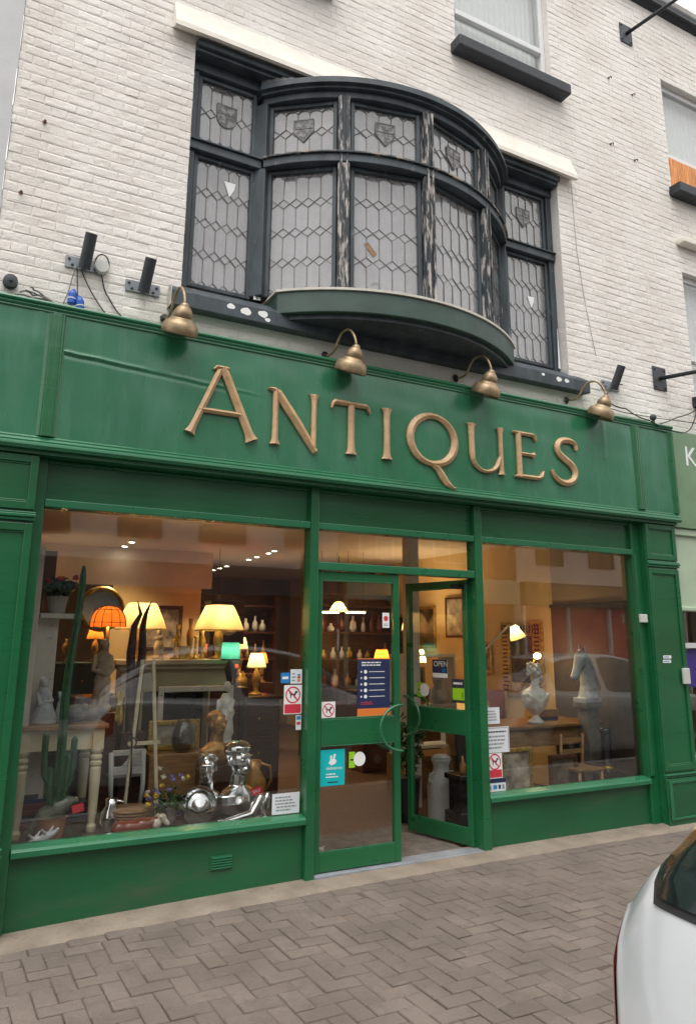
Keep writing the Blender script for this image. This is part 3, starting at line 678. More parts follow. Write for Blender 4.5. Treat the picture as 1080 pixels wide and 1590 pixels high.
# brushed drip under the sill and the vent grille
mb = MB().box(1.765, 1.925, -.006, .0015, .135, .225); vent = mb.build('vent_grille', 'green_paint', shop, bevel=.003)
for k in range(5): MB().obox((1.845, -.010, .150+k*.0155), (.068, 0, 0), (0, .005, .004), (0, -.0012, .0025)).build('slat', 'green_light', vent)
# door set
bx('door_head', 2.501, 3.967, -.035, .07, 2.118, 2.178, 'green_light'); MB().box(2.502, 3.966, .036, .042, 2.174, 2.428).build('transom_pane', 'door_glass', shop)
bx('threshold', 2.502, 3.966, -.055, .10, -.012, .022, 'galv', bv=.006); bx('threshold_step', 2.502, 3.966, -.075, .09, -.09, -.0125, 'stone_dark', bv=.01)
def door_leaf(name, W, swing, mirror):
    """leaf in local coords: hinge at x=0, leaf towards +x, y=0 plane"""
    d = link(bpy.data.objects.new(name, None)); d.parent = shop; d.empty_display_size = .1
    sx = -1 if mirror else 1; st = .052; Hh_ = 2.085
    def b(nm, x0, x1, y0, y1, z0, z1, mat='green_paint', par=None, bv=.004):
        a, c = sorted((x0*sx, x1*sx)); return MB().box(a, c, y0, y1, z0, z1).build(nm, mat, par or d, bevel=bv, local=True)
    b('stile', 0, st, -.022, .022, 0, Hh_); b('stile', W-st, W, -.022, .022, 0, Hh_)
    b('rail', st+.001, W-st-.001, -.0215, .0215, Hh_-.062, Hh_-.001); b('rail', st+.001, W-st-.001, -.0215, .0215, .835, 1.015); b('rail', st+.001, W-st-.001, -.0215, .0215, .001, .125)
    b('pane', st-.004, W-st+.004, -.004, .004, .122, .838, 'door_glass', bv=0); b('pane', st-.004, W-st+.004, -.004, .004, 1.012, Hh_-.058, 'door_glass', bv=0)
    for z0, z1 in ((.125, .135), (.825, .835), (1.015, 1.025), (Hh_-.073, Hh_-.063)): b('glazing_bead', st+.001, W-st-.001, -.021, -.012, z0, z1, 'green_light')
    # D pull handle: half ring opening to the meeting stile
    for side in (-1, 1):
        mb = MB(); cx, cz, rr = W-.018, .935, .165; path = []
        path.append(Vector((sx*cx, side*.022, cz+rr)))
        for k in range(21):
            a = R(90+180*k/20); path.append(Vector((sx*(cx+rr*math.cos(a)*1.15), side*.075, cz+rr*math.sin(a))))
        path.append(Vector((sx*cx, side*.022, cz-rr))); mb.tube(path, .0115, 10); mb.build('handle', 'green_light', d, smooth=True, local=True)
    return d
dl = door_leaf('door', .728, 0, False); dl.location = Vector((2.503, .012, .027))-ORG[shop]
dr = door_leaf('door', .728, 0, True); dr.location = Vector((3.955, .055, .027))-ORG[shop]; dr.rotation_euler.z = R(-78)
dr['label'] = 'right door leaf standing open inwards'
bx('door_closer', 3.80, 3.95, .075, .10, 2.03, 2.07, 'black_paint')
bx('alarm_box', 5.875, 5.965, -.075, -.046, 1.785, 1.862, 'white_plastic'); 
solo(MB().box(6.315, 6.40, -.145, -.116, 1.22, 1.365), 'meter_box', 'white_plastic', 'small grey entry panel fixed to the right green pilaster', 'intercom', bevel=.006)
# ------------------------------------------------------------------ raised sign letters
sign = thing('shop_sign', (3.25, FY, 3.0), 'raised gold ANTIQUES letters with chiselled faces along the green fascia', 'sign')
def stroke(mb, pts, ws, y=FY-.004, hs=.018, hr=.040):
    """chiselled bar along pts (x,z) with half widths ws"""
    n = len(pts); rings = []
    if not isinstance(ws, (list, tuple)): ws = [ws]*n
    for i in range(n):
        a, b = Vector(pts[max(i-1, 0)]), Vector(pts[min(i+1, n-1)]); t = (b-a).normalized(); nn = Vector((-t.y, t.x)); p = Vector(pts[i]); w_ = ws[i]
        if i not in (0, n-1):
            t1 = (p-a).normalized(); k = max(.6, t1.dot(t)); w_ = w_/k
        rr = hr*min(1, .55+.45*ws[i]/.03)
        rings.append([(p.x+nn.x*u, y-v, p.y+nn.y*u) for u, v in ((-w_, 0), (-w_, hs), (0, hs+rr*.55), (w_, hs), (w_, 0))])
    mb.loft(rings, True)
def stem(mb, x, z0, z1, w_=.026, f0=1, f1=1, x1=None, sf=1.9):
    x1 = x if x1 is None else x1; n = 14; pts = []; ws = []
    for i in range(n+1):
        u = i/n; u = .5-.5*math.cos(PI*u); pts.append((x+(x1-x)*u, z0+(z1-z0)*u)); k = 1
        if f0: k += (sf-1)*math.exp(-u*(z1-z0 if z1 > z0 else z0-z1)/.022)
        if f1: k += (sf-1)*math.exp(-(1-u)*abs(z1-z0)/.022)
        ws.append(w_*k)
    stroke(mb, pts, ws)
def letter(ch, fn):
    mb = MB(); fn(mb); o = mb.build('letter', 'gold_letter', sign, bevel=.0015); o['label'] = 'raised gold letter '+ch
def fA(m_):
    stem(m_, 1.425, 3.005, 3.50, .023, 1, 0, 1.625); stem(m_, 1.885, 3.005, 3.525, .031, 1, 0, 1.648, 1.7); stroke(m_, [(1.48, 3.185), (1.81, 3.185)], .018); stroke(m_, [(1.575, 3.50), (1.60, 3.522), (1.655, 3.520), (1.69, 3.52)], [.006, .012, .016, .012])
def fN(m_): stem(m_, 2.065, 3.005, 3.43, .022, 1, 0); stroke(m_, [(2.005, 3.43), (2.05, 3.425), (2.10, 3.40)], [.006, .018, .024]); stroke(m_, [(2.075, 3.41), (2.24, 3.20), (2.395, 2.985)], [.034, .034, .026]); stem(m_, 2.382, 3.02, 3.435, .020, 0, 1, sf=2.2)
def fT(m_):
    stem(m_, 2.705, 3.005, 3.40, .028, 1, 0); stroke(m_, [(2.53, 3.355), (2.545, 3.40), (2.56, 3.412), (2.70, 3.412), (2.84, 3.412), (2.858, 3.40), (2.875, 3.355)], [.004, .014, .018, .019, .018, .014, .004])
def fI(m_): stem(m_, 3.03, 3.005, 3.425, .027)
def fQ(m_):
    pts = []; ws = []
    for i in range(41): a = R(90+360*i/40); pts.append((3.475+.222*math.cos(a), 3.225+.205*math.sin(a))); ws.append(.021+.014*abs(math.cos(a+.25)))
    stroke(m_, pts, ws); stroke(m_, [(3.465, 3.015), (3.52, 2.985), (3.565, 2.925), (3.61, 2.87), (3.665, 2.835), (3.69, 2.838)], [.016, .028, .032, .028, .015, .005])
def fU(m_):
    pts = [(3.875, 3.425), (3.875, 3.40), (3.876, 3.30), (3.878, 3.16)]; ws = [.050, .033, .027, .027]
    for i in range(1, 11): a = R(180+155*i/10); pts.append((4.02+.142*math.cos(a), 3.145+.128*math.sin(a))); ws.append(.027-.0105*math.sin(PI*i/10)-.004*i/10)
    pts.append((4.178, 3.16)); ws.append(.014); stroke(m_, pts, ws); stem(m_, 4.190, 3.005, 3.425, .021, 1, 1)
def fE(m_):
    stem(m_, 4.395, 3.008, 3.425, .028, 0, 0); stroke(m_, [(4.335, 3.418), (4.40, 3.412), (4.56, 3.412), (4.585, 3.40), (4.60, 3.355)], [.010, .017, .016, .015, .004]); stroke(m_, [(4.40, 3.225), (4.53, 3.225), (4.555, 3.225), (4.565, 3.225)], [.015, .014, .022, .028]); stroke(m_, [(4.335, 3.012), (4.40, 3.020), (4.60, 3.020), (4.64, 3.035), (4.665, 3.09)], [.010, .017, .018, .018, .004])
def fS(m_):
    c = [(5.085, 3.335), (5.078, 3.385), (5.05, 3.408), (4.985, 3.42), (4.90, 3.405), (4.855, 3.355), (4.862, 3.295), (4.925, 3.245), (5.01, 3.195), (5.055, 3.135), (5.045, 3.07), (4.985, 3.022), (4.905, 3.012), (4.84, 3.035), (4.795, 3.075), (4.775, 3.12)]
    P_ = []
    for i in range(len(c)-1):
        p0, p1, p2, p3 = [Vector(c[max(0, min(len(c)-1, i+k))]) for k in (-1, 0, 1, 2)]
        for j in range(3): u = j/3; P_.append(tuple(.5*((2*p1)+(p2-p0)*u+(2*p0-5*p1+4*p2-p3)*u*u+(3*p1-p0-3*p2+p3)*u**3)))
    P_.append(c[-1]); n = len(P_); stroke(m_, P_, [.006+.026*math.sin(PI*min(1, max(0, .06+.88*i/(n-1))))**.7 for i in range(n)])
for ch, fn in zip('ANTIQUES', (fA, fN, fT, fI, fQ, fU, fE, fS)): letter(ch, fn)

# ------------------------------------------------------------------ swan-neck lamps over the sign
def swan_lamp(label):
    t_ = thing('sign_lamp', (0, 0, 0), label, 'lamp', 'brass swan-neck lamps over the sign')
    MB().lathe([(.034, 0), (.036, .006), (.030, .014), (.018, .020), (.014, .030)], (0, 0, 0), 18, (0, -1, 0)).build('wall_plate', 'iron', t_, smooth=True)
    ctrl = [(0, 0), (.05, -.008), (.10, .0), (.14, .035), (.17, .085), (.21, .125), (.26, .140), (.31, .126), (.35, .085), (.378, .03), (.39, -.02)]
    path = []
    for i in range(len(ctrl)-1):
        p0, p1, p2, p3 = [Vector(ctrl[max(0, min(len(ctrl)-1, i+k))]) for k in (-1, 0, 1, 2)]
        for j in range(4): u = j/4; q = .5*((2*p1)+(p2-p0)*u+(2*p0-5*p1+4*p2-p3)*u*u+(3*p1-p0-3*p2+p3)*u**3); path.append((0, -q.x, q.y))
    path.append((0, -.392, -.030)); MB().tube(path, .0105, 10).build('arm', 'brass_old', t_, smooth=True)
    ax = Vector((0, -.42, 1)).normalized(); c = Vector((0, -.395, -.036))
    sh = MB().lathe([(1.13*p_, 1.16*q_) for p_, q_ in [(.012, .012), (.024, .004), (.030, -.012), (.030, -.016)]], c, 24, ax).build('collar', 'brass_old', t_, smooth=True)
    MB().lathe([(1.13*p_, 1.16*q_) for p_, q_ in [(.022, -.004), (.040, -.018), (.055, -.040), (.060, -.062), (.056, -.078), (.052, -.084)]], c, 28, ax).build('cap', 'brass_old', t_, smooth=True)
    MB().lathe([(1.13*p_, 1.16*q_) for p_, q_ in [(.050, -.080), (.064, -.083), (.070, -.090), (.072, -.098), (.092, -.106), (.106, -.124), (.113, -.150), (.112, -.176), (.110, -.182), (.105, -.182), (.107, -.150), (.099, -.124), (.086, -.108), (.05, -.100)]], c, 32, ax, False).build('shade', 'brass_old', t_, smooth=True)
    MB().ell(c-ax*.13, (.03, .03, .04)).build('bulb', 'enamel_white', t_, smooth=True)
    return t_
l0 = swan_lamp('brass swan-neck sign lamp at the left, beside the bracket tubes'); l0.location = (1.25, .045, 3.90); l0.rotation_euler.z = R(6)
clone(l0, (2.572, .045, 3.865), 'brass swan-neck sign lamp above the letter T', R(12))
clone(l0, (3.88, .045, 3.90), 'brass swan-neck sign lamp above the letter U under the bay end', R(15))
clone(l0, (5.21, .045, 3.905), 'brass swan-neck sign lamp rightmost, beyond the letter S', R(24))
# ------------------------------------------------------------------ pole brackets, stays, cables
def pole_socket(label, loc, ln=.30, lean=(.06, -.52), plate=.125):
    t_ = thing('pole_socket', (0, 0, 0), label, 'bracket', 'tube sockets on the white wall')
    mb = MB().box(-plate, plate, -.010, 0, -.045, .045); p = mb.build('wall_plate', 'galv', t_, bevel=.003)
    for x in (-plate*.8, -plate*.62, plate*.62, plate*.8): MB().lathe([(.010, 0), (.010, .006), (.004, .008)], (x, -.010, .02 if abs(x) > plate*.7 else -.02), 8, (0, -1, 0)).build('bolt', 'steel_grey', p)
    d = Vector((lean[0], lean[1], 1)).normalized(); a = Vector((0, -.045, -.05))
    rings = []; q = Vector((0, 0, 1)).rotation_difference(d)
    mb = MB().lathe([(.041, 0), (.041, ln), (.036, ln), (.036, .04)], a, 22, d, False); mb.build('tube', 'steel_grey', t_, smooth=False)
    t_.location = loc; return t_
s0 = pole_socket('tall dark tube socket with hanging cables, leftmost on the white wall', (.655, .047, 4.185), .25)
c_ = clone(s0, (1.075, .047, 4.105), 'dark tube socket just left of the bay window sill')
c_ = clone(s0, (5.83, .047, 4.16), 'dark tube socket behind the rightmost sign lamp', None)
def stay(label, loc, end):
    t_ = thing('rod_stay', loc, label, 'bracket'); x, y, z = loc
    p = MB().box(x-.10, x+.10, y-.012, y, z-.13, z+.13).build('wall_plate', 'steel_grey', t_, bevel=.003)
    for sx in (-.075, .075):
        for sz in (-.1, .1): MB().lathe([(.012, 0), (.012, .01), (.006, .014)], (x+sx, y-.012, z+sz), 8, (0, -1, 0)).build('bolt', 'steel_grey', p)
    MB().tube([(x, y-.012, z), end], .022, 10).build('rod', 'dark_paint', t_, smooth=True); return t_
stay('dark rod projecting from a plate low on the wall at right', (6.59, .047, 4.37), (7.05, -.75, 4.40))
stay('dark rod projecting from a plate high by the parapet', (6.56, .047, 8.76), (7.0, -.85, 9.05))
def hang(pts, r_=.004, sag=0):
    out_ = []
    for i in range(len(pts)-1):
        a, b = Vector(pts[i]), Vector(pts[i+1])
        for j in range(8): u = j/8; q = a.lerp(b, u); q.z -= sag*4*u*(1-u); out_.append(q)
    out_.append(Vector(pts[-1])); return out_
def cable(pts, label, r_=.004, sag=0, mat='cable_black'): return solo(MB().tube(hang(pts, r_, sag), r_, 6), 'cable', mat, label, 'cable', smooth=True)
for x, z, lab in ((6.20, 8.0, 'small rusty hook in the wall below the high rod plate'), (6.58, 7.92, 'small rusty hook in the wall left of the far window'), (6.14, 7.1, 'small hook in the wall midway right of the bay'), (6.52, 7.02, 'rusty eye bolt in the wall level with the far window sill'), (.20, 4.62, 'rusty nail in the wall near the left edge'), (.30, 5.22, 'small nail in the wall high at the left')):
    t_ = thing('wall_hook', (x, .046, z), lab, 'hook'); MB().tube([(x, .05, z), (x, .02, z), (x+.004, .008, z-.012), (x, .012, z-.028)], .006, 6).build('hook', 'iron', t_); MB().lathe([(.016, 0), (.012, .005), (.006, .007)], (x, .047, z), 10, (0, -1, 0)).build('rose', 'terracotta', t_)
cable([(.60, .02, 4.15), (.57, .03, 3.95), (.545, .035, 3.86)], 'thin white cable dropping to the left blue connector', .004, 0, 'cable_grey')
cable([(.61, .02, 4.15), (.63, .03, 3.95), (.66, .035, 3.83)], 'thin dark cable dropping to the right blue connector', .004)
cable([(.64, .02, 4.13), (.74, .035, 3.96), (.88, .04, 3.80)], 'black cable slanting from the tube socket to the fascia top', .0045, .01)
cable([(.78, .03, 4.13), (.84, .04, 3.98), (1.0, .04, 3.82), (1.22, .035, 3.78)], 'black cable looping from the round box towards the left lamp', .005, .03)
mb = MB()
for k in range(5): mb.tube(hang([(.20+.03*k, -.04-.02*k, 3.80+.014*k), (.34, -.06-.01*k, 3.79+.016*k), (.50-.02*k, -.08, 3.79+.008*k)], .006, -.01*(k % 3)), .006, 6)
solo(mb, 'cable_bundle', 'cable_grey', 'bundle of weathered cables lying on the left end of the fascia', 'cables', smooth=True)
def connector(label, loc, rx):
    t_ = thing('plug_connector', loc, label, 'connector'); x, y, z = loc
    MB().lathe([(.020, 0), (.028, .005), (.028, .035), (.025, .04)], (x, y, z), 14).build('collar', 'blue_plastic', t_, smooth=False)
    MB().lathe([(.025, .041), (.029, .045), (.029, .075), (.020, .10), (.008, .115)], (x, y, z), 14).build('body', 'blue_plastic', t_)
    MB().lathe([(.030, .037), (.030, .044)], (x, y, z), 14).build('ring', 'paper', t_); t_.rotation_euler = (0, rx, 0)
connector('left hanging blue plug connector on the white wall', (.59, -.01, 3.845), .08); connector('right hanging blue plug connector resting on the fascia top', (.655, -.02, 3.80), -.15)
t_ = thing('junction_box', (.775, .04, 4.19), 'round white cable box beside the leftmost tube socket', 'cable box')
MB().lathe([(.052, 0), (.052, .03), (.046, .038), (.0, .039)], (.775, .043, 4.19), 20, (0, -1, 0)).build('body', 'white_plastic', t_, smooth=False); MB().tube([(.775+.05*math.cos(a), .02, 4.20+.085*math.sin(a)) for a in [PI*k/12 for k in range(13)]], .005, 6).build('wire', 'cable_black', t_)
t_ = thing('insulator', (.20, .04, 3.93), 'round dark reel insulator on the wall at the left edge', 'insulator')
MB().lathe([(.045, 0), (.048, .015), (.032, .025), (.032, .035), (.046, .045), (.044, .06), (.012, .065), (.010, .075)], (.20, .045, 3.93), 18, (0, -1, 0)).build('reel', 'steel_grey', t_)
t_ = thing('insulator', (6.32, -.05, 3.76), 'small dark ball insulator on the right end of the fascia', 'insulator')
MB().ell((6.32, -.05, 3.87), (.035, .035, .035)).build('ball', 'steel_grey', t_, smooth=True); MB().tube([(6.32, -.05, 3.765), (6.32, -.05, 3.85)], .014, 8).build('stalk', 'steel_grey', t_)
cable([(5.52, -.12, 3.85), (5.9, -.05, 3.86), (6.32, -.05, 3.87), (6.9, -.05, 3.90), (8.5, -.05, 4.0)], 'thin wire strung level over the fascia end to the right', .004)
cable([(5.50, -.2, 3.88), (5.75, -.2, 3.84), (6.1, -.18, 3.775), (6.5, -.20, 3.70), (6.75, -.15, 3.78), (6.95, -.1, 4.02), (7.3, -.05, 4.2)], 'black wire dipping over the corner of the fascia by the neighbour sign', .006, .02)
cable([(6.36, -.06, 3.80), (6.7, -.05, 3.93), (7.0, -.05, 4.05), (7.6, -.05, 4.2)], 'dark wire rising from the ball insulator to the right', .006, .01)
cable([(5.45, -.25, 3.92), (5.75, -.05, 4.12), (6.0, .03, 4.2)], 'short dark wire from the rightmost lamp to the wall', .006)
cable([(5.47, .04, 6.58), (5.49, .042, 5.6), (5.56, .042, 5.0), (5.66, .042, 4.45)], 'thin grey wire running down the wall right of the bay', .0025, 0, 'cable_grey')

# ================================================================== INTERIOR OF THE SHOP
struct(MB().box(.30, 6.55, .06, 9.2, -.10, .0), 'floor', 'floor_wood')
struct(MB().box(.30, 6.55, .08, 9.2, 2.80, 2.9), 'ceiling', 'ceiling_paint')
struct(MB().box(.30, .46, .08, 9.2, 0, 2.8), 'wall_left', 'wall_dim'); struct(MB().box(6.38, 6.55, .08, 9.2, 0, 2.8), 'wall_right', 'wall_cream')
struct(MB().box(.30, 6.55, 9.2, 9.35, 0, 2.9), 'wall_back', 'wall_dim'); struct(MB().box(.30, 6.55, .062, .14, 2.745, 3.05), 'lintel_wall', 'wall_dim')
struct(MB().box(6.30, 6.379, .09, 1.55, .0, 2.799), 'chimney_pier', 'wall_pier_darkened')
struct(MB().box(6.280, 6.299, .095, 1.56, .0, 1.98).box(6.268, 6.299, .095, 1.57, 1.98, 2.02), 'added_dark_panel', 'plinth_floor')  # added dark panel, put in so the red shopfront's reflection shows in the glass
struct(MB().box(.46, 3.4, 5.2, 5.3, 2.30, 2.799), 'ceiling_beam', 'ceiling_paint')
struct(MB().box(.56, 2.42, .062, 2.1, .001, .345), 'window_platform', 'plinth_floor')
solo(MB().box(4.33, 4.46, 1.55, 1.68, 0, 2.80), 'post', 'white_wood', 'white painted post just inside the open door', 'post', bevel=.01)
# ceiling spots and strip lights
def lamp_light(name, parent, loc, power, col, rad=.05):
    l = bpy.data.lights.new(name, 'POINT'); l.energy = power; l.color = col; l.shadow_soft_size = rad
    o = link(bpy.data.objects.new(name, l)); o.parent = parent; o.location = loc; return o
def spot_light(parent, loc, power, col):
    l = bpy.data.lights.new('spot_light', 'SPOT'); l.energy = power; l.color = col; l.shadow_soft_size = .04; l.spot_size = R(120); l.spot_blend = .8
    o = link(bpy.data.objects.new('spot_light', l)); o.parent = parent; o.location = loc; return o
WARM = (1, .70, .36)
k = 0
for x, y in ((2.1, 4.5), (2.12, 5.0), (2.2, 6.05), (2.2, 7.5), (4.02, 4.45), (4.06, 4.75), (4.1, 5.3), (4.13, 5.7), (4.2, 6.9), (4.22, 7.3), (4.24, 7.7)):
    t_ = thing('ceiling_spot', (x, y, 2.80), f'small lit ceiling spot in the {"left" if x < 3 else "right"} row inside, number {k+1 if k < 4 else k-3} from the window', 'ceiling spot', 'recessed ceiling spots inside')
    t_['label'] = ('small lit ceiling spot in the shop, left row, ' if x < 3 else 'small lit ceiling spot in the shop, right row, ')+['nearest the street', 'second from the street', 'third from the street', 'fourth from the street', 'fifth from the street', 'sixth from the street', 'farthest inside'][k if k < 4 else k-4]
    MB().lathe([(.052, 0), (.050, -.008), (.038, -.010), (.036, -.002)], (x, y, 2.799), 16, (0, 0, 1), False).build('trim', 'upvc', t_)
    MB().lathe([(.036, -.006), (.034, -.007)], (x, y, 2.799), 14).build('bulb', 'spot_emit', t_)
    if k % 2 == 0: spot_light(t_, (0, 0, -.03), 46, (1, .72, .42))
    k += 1
for (x, y), lb in (((5.05, 4.0), 'nearer'), ((4.72, 4.15), 'farther')):
    t_ = thing('strip_light', (x, y, 1.97), f'{lb} glowing fluorescent strip hanging deep inside the shop', 'strip light')
    MB().box(x-.16, x+.16, y-.02, y+.02, 1.985, 2.0).build('housing', 'upvc', t_); MB().tube([(x-.15, y, 1.972), (x+.15, y, 1.972)], .009, 8).build('tube', 'tube_emit', t_)
    MB().tube([(x-.12, y, 2.0), (x-.12, y, 2.80)], .003, 5).tube([(x+.12, y, 2.0), (x+.12, y, 2.80)], .003, 5).build('wire', 'cable_black', t_)
# table lamps
def table_lamp(name, loc, label, r0, r1, h, body, shade, bmat, power, col=WARM, sq=False):
    t_ = thing(name, loc, label, 'table lamp'); x, y, z = loc; hb = body
    MB().lathe([(.07, 0), (.072, .012), (.05, .022), (.022, .035), (.03, hb*.25), (.045, hb*.45), (.038, hb*.62), (.016, hb*.72), (.014, hb*.95), (.010, hb)], (x, y, z), 20).build('base', bmat, t_, smooth=True)
    n = 4 if sq else 28; rings = []
    for u in [i/8 for i in range(9)]:
        rr = r0+(r1-r0)*u**.85; ring = []
        if sq:
            for e_ in range(4):
                for j in range(7):
                    a0 = R(45+90*e_+8); a1 = R(45+90*(e_+1)-8); a = a0+(a1-a0)*j/6; q = rr/max(abs(math.cos(a)), abs(math.sin(a)), .74); ring.append((x+q*math.cos(a), y+q*math.sin(a)*.9, z+hb+h*u*-1+h*.55))
        else: ring = [(x+rr*math.cos(2*PI*j/n), y+rr*math.sin(2*PI*j/n), z+hb-h*u+h*.55) for j in range(n)]
        rings.append(ring)
    sh = MB().loft(rings, False).build('shade', shade, t_, smooth=True)
    MB().loft([[(p[0], p[1], p[2]) for p in rings[-1]], [(p[0], p[1], p[2]-.012) for p in rings[-1]]], False).build('trim', bmat, t_)
    MB().ell((x, y, z+hb+h*.02), (.022, .022, .032)).build('bulb', 'bulb', t_, smooth=True); lamp_light('lamp_light', t_, (0, 0, hb+h*.05), power, col, .03); return t_
# mantelpiece
t_ = thing('mantelpiece', (1.98, 1.75, .345), 'cream painted fire surround standing behind the window display', 'mantelpiece')
MB().box(1.40, 2.52, 1.55, 1.90, 1.385, 1.43).box(1.44, 2.48, 1.60, 1.90, 1.345, 1.384).build('shelf', 'cream_paint', t_, bevel=.01)
MB().box(1.47, 2.45, 1.66, 1.86, 1.16, 1.344).build('frieze', 'cream_paint', t_, bevel=.006)
for x in (1.47, 2.25): MB().box(x, x+.20, 1.65, 1.86, .346, 1.159).build('jamb', 'cream_paint', t_, bevel=.008)
MB().box(1.671, 2.249, 1.80, 1.86, .346, 1.159).build('insert', 'black_paint', t_)
table_lamp('table_lamp', (1.615, 1.68, 1.431), 'table lamp with lit cream shade, left of the pair on the mantelpiece', .105, .195, .22, .36, 'shade_cream', 'gilt', 10, sq=True)
table_lamp('table_lamp', (2.33, 1.68, 1.431), 'table lamp with lit cream shade, right of the pair on the mantelpiece', .105, .195, .22, .36, 'shade_cream', 'gilt', 10, sq=True)
# leaded dome lamp
t_ = thing('dome_lamp', (1.28, 1.40, 1.16), 'orange leaded glass dome lamp left of the cream shades', 'table lamp')
MB().lathe([(.08, 0), (.085, .015), (.03, .04), (.02, .2), (.028, .3), (.015, .42), (.014, .55)], (1.28, 1.40, 1.16), 18).build('base', 'bronze', t_, smooth=True)
MB().lathe([(.02, .71), (.06, .70), (.10, .675), (.13, .63), (.142, .575), (.145, .54)], (1.28, 1.40, 1.16), 24, (0, 0, 1), False).build('shade', 'shade_orange', t_, smooth=True)
mb = MB()
for k in range(12): a = 2*PI*k/12; mb.tube([(1.28+r_*math.cos(a), 1.40+r_*math.sin(a), 1.16+z) for r_, z in ((.022, .712), (.062, .702), (.102, .677), (.132, .631), (.144, .575), (.147, .54))], .0035, 5)
for r_, z in ((.102, .677), (.144, .575)): mb.tube([(1.28+r_*math.cos(2*PI*k/24), 1.40+r_*math.sin(2*PI*k/24), 1.16+z) for k in range(25)], .003, 5)
mb.build('lead_came', 'iron', t_); MB().ell((1.28, 1.40, 1.74), (.02, .02, .03)).build('bulb', 'bulb', t_); lamp_light('lamp_light', t_, (0, 0, .58), 3.2, (1, .6, .3), .03)
solo(MB().box(1.05, 1.42, 1.2, 1.6, .345, 1.158), 'cupboard', 'mahogany', 'dark wooden cupboard carrying the orange dome lamp', 'cupboard', bevel=.01)
# cream table with turned legs
t_ = thing('side_table', (.86, .68, .345), 'cream painted table with turned legs and brown top in the left window', 'table')
MB().box(.575, 1.15, .42, .96, 1.005, 1.035).build('table_top', 'oak', t_, bevel=.006)
mb = MB().box(.62, 1.10, .465, .485, .87, 1.004); mb.box(.62, 1.10, .905, .925, .87, 1.004); mb.box(.60, .62, .49, .90, .87, 1.004); mb.box(1.105, 1.125, .49, .90, .87, 1.004); mb.build('apron', 'cream_paint', t_, bevel=.004)
TL = [(.030, 0), (.034, .02), (.034, .035), (.024, .05), (.022, .06), (.030, .12), (.036, .34), (.037, .40), (.030, .412), (.040, .425), (.040, .44), (.030, .45), (.040, .465), (.040, .48), (.028, .49), (.042, .51), (.044, .525), (.036, .53)]
for x, y in ((.62, .48), (1.09, .48), (.62, .91), (1.09, .91)): MB().lathe(TL, (x, y, .346), 18).box(x-.037, x+.037, y-.037, y+.037, .875, 1.003).build('leg', 'cream_paint', t_)
# cactus
t_ = thing('cactus', (.81, .30, .345), 'tall branching green cactus in front of the cream table', 'cactus')
MB().lathe([(.07, 0), (.09, .14), (.095, .15), (.085, .15), (.08, .13)], (.81, .30, .346), 18).build('pot', 'terracotta', t_)
def ribbed(mb, path, r_, n=5, taper=0):
    P_ = [Vector(p) for p in path]; rings = []
    for i, p in enumerate(P_):
        rr = r_*(1 if 0 < i < len(P_)-1 else .45)*(1-taper*i/len(P_)); rings.append([p+Vector((math.cos(2*PI*k/(2*n))*rr*(1 if k % 2 else .55), math.sin(2*PI*k/(2*n))*rr*(1 if k % 2 else .55), 0)) for k in range(2*n)])
    mb.loft(rings)
mb = MB(); ribbed(mb, [(.81+.06*u+.01*math.sin(u*9), .30, .49+1.6*u) for u in [i/24 for i in range(25)]], .034, taper=.35)
for dx, z0, z1, s in ((-.09, .70, 1.02, 1), (.085, .66, .98, 1), (.05, .60, .88, 1), (-.05, .58, .80, -1)): ribbed(mb, [(.82, .29, z0-.02), (.82+dx*.55, .285, z0), (.82+dx*.9, .28, z0+.05), (.82+dx, .28, (z0+z1)/2), (.82+dx*1.02, .28, z1-.02), (.82+dx*1.02, .28, z1)], .022)
mb.build('stem', 'cactus_green', t_)
def statue(name, mb, mat, label, cat='statue', vox=.006): return solo(mb, name, mat, label, cat, remesh=vox)
# seated figures on the table
mb = MB(); z = 1.035; x, y = .735, .62
mb.loft([[(x+.01+rx*math.cos(a), y-.01+ry*math.sin(a), z+h) for a in [2*PI*k/14 for k in range(14)]] for h, rx, ry in ((0, .085, .07), (.03, .085, .07), (.10, .06, .065), (.13, .05, .055))])
mb.cap((x-.01, y+.01, z+.11), (x-.005, y, z+.21), .042, .036).ell((x-.003, y-.008, z+.262), (.022, .025, .031)).cap((x-.04, y, z+.20), (x-.03, y-.05, z+.13), .015, .012).cap((x+.03, y, z+.2), (x+.05, y-.04, z+.14), .015, .012).cap((x-.03, y-.05, z+.13), (x+.05, y-.055, z+.155), .013, .012).cap((x-.01, y+.02, z+.285), (x-.015, y+.03, z+.2), .026, .02)
statue('seated_statue', mb, 'statue_grey', 'grey statuette of a seated robed woman on the cream table')
mb = MB(); x, y = .865, .68; mb.cap((x, y, z+.03), (x, y, z+.12), .045, .032).ell((x, y-.012, z+.17), (.030, .033, .036)).ell((x-.025, y-.01, z+.195), (.012, .008, .014)).ell((x+.025, y-.01, z+.195), (.012, .008, .014)).box(x-.05, x+.05, y-.045, y+.045, z, z+.03)
statue('small_bust', mb, 'statue_grey', 'small pale bust beside the cactus on the cream table')
mb = MB(); x, y = 1.0, .60; mb.ell((x-.05, y, z+.06), (.11, .07, .062)).ell((x+.06, y-.01, z+.055), (.07, .06, .05)).ell((x+.11, y-.03, z+.075), (.035, .035, .035)).ell((x+.0, y-.04, z+.10), (.03, .028, .03))
statue('crouching_animal', mb, 'stone_dark', 'dark stone animal lying on the right of the cream table')
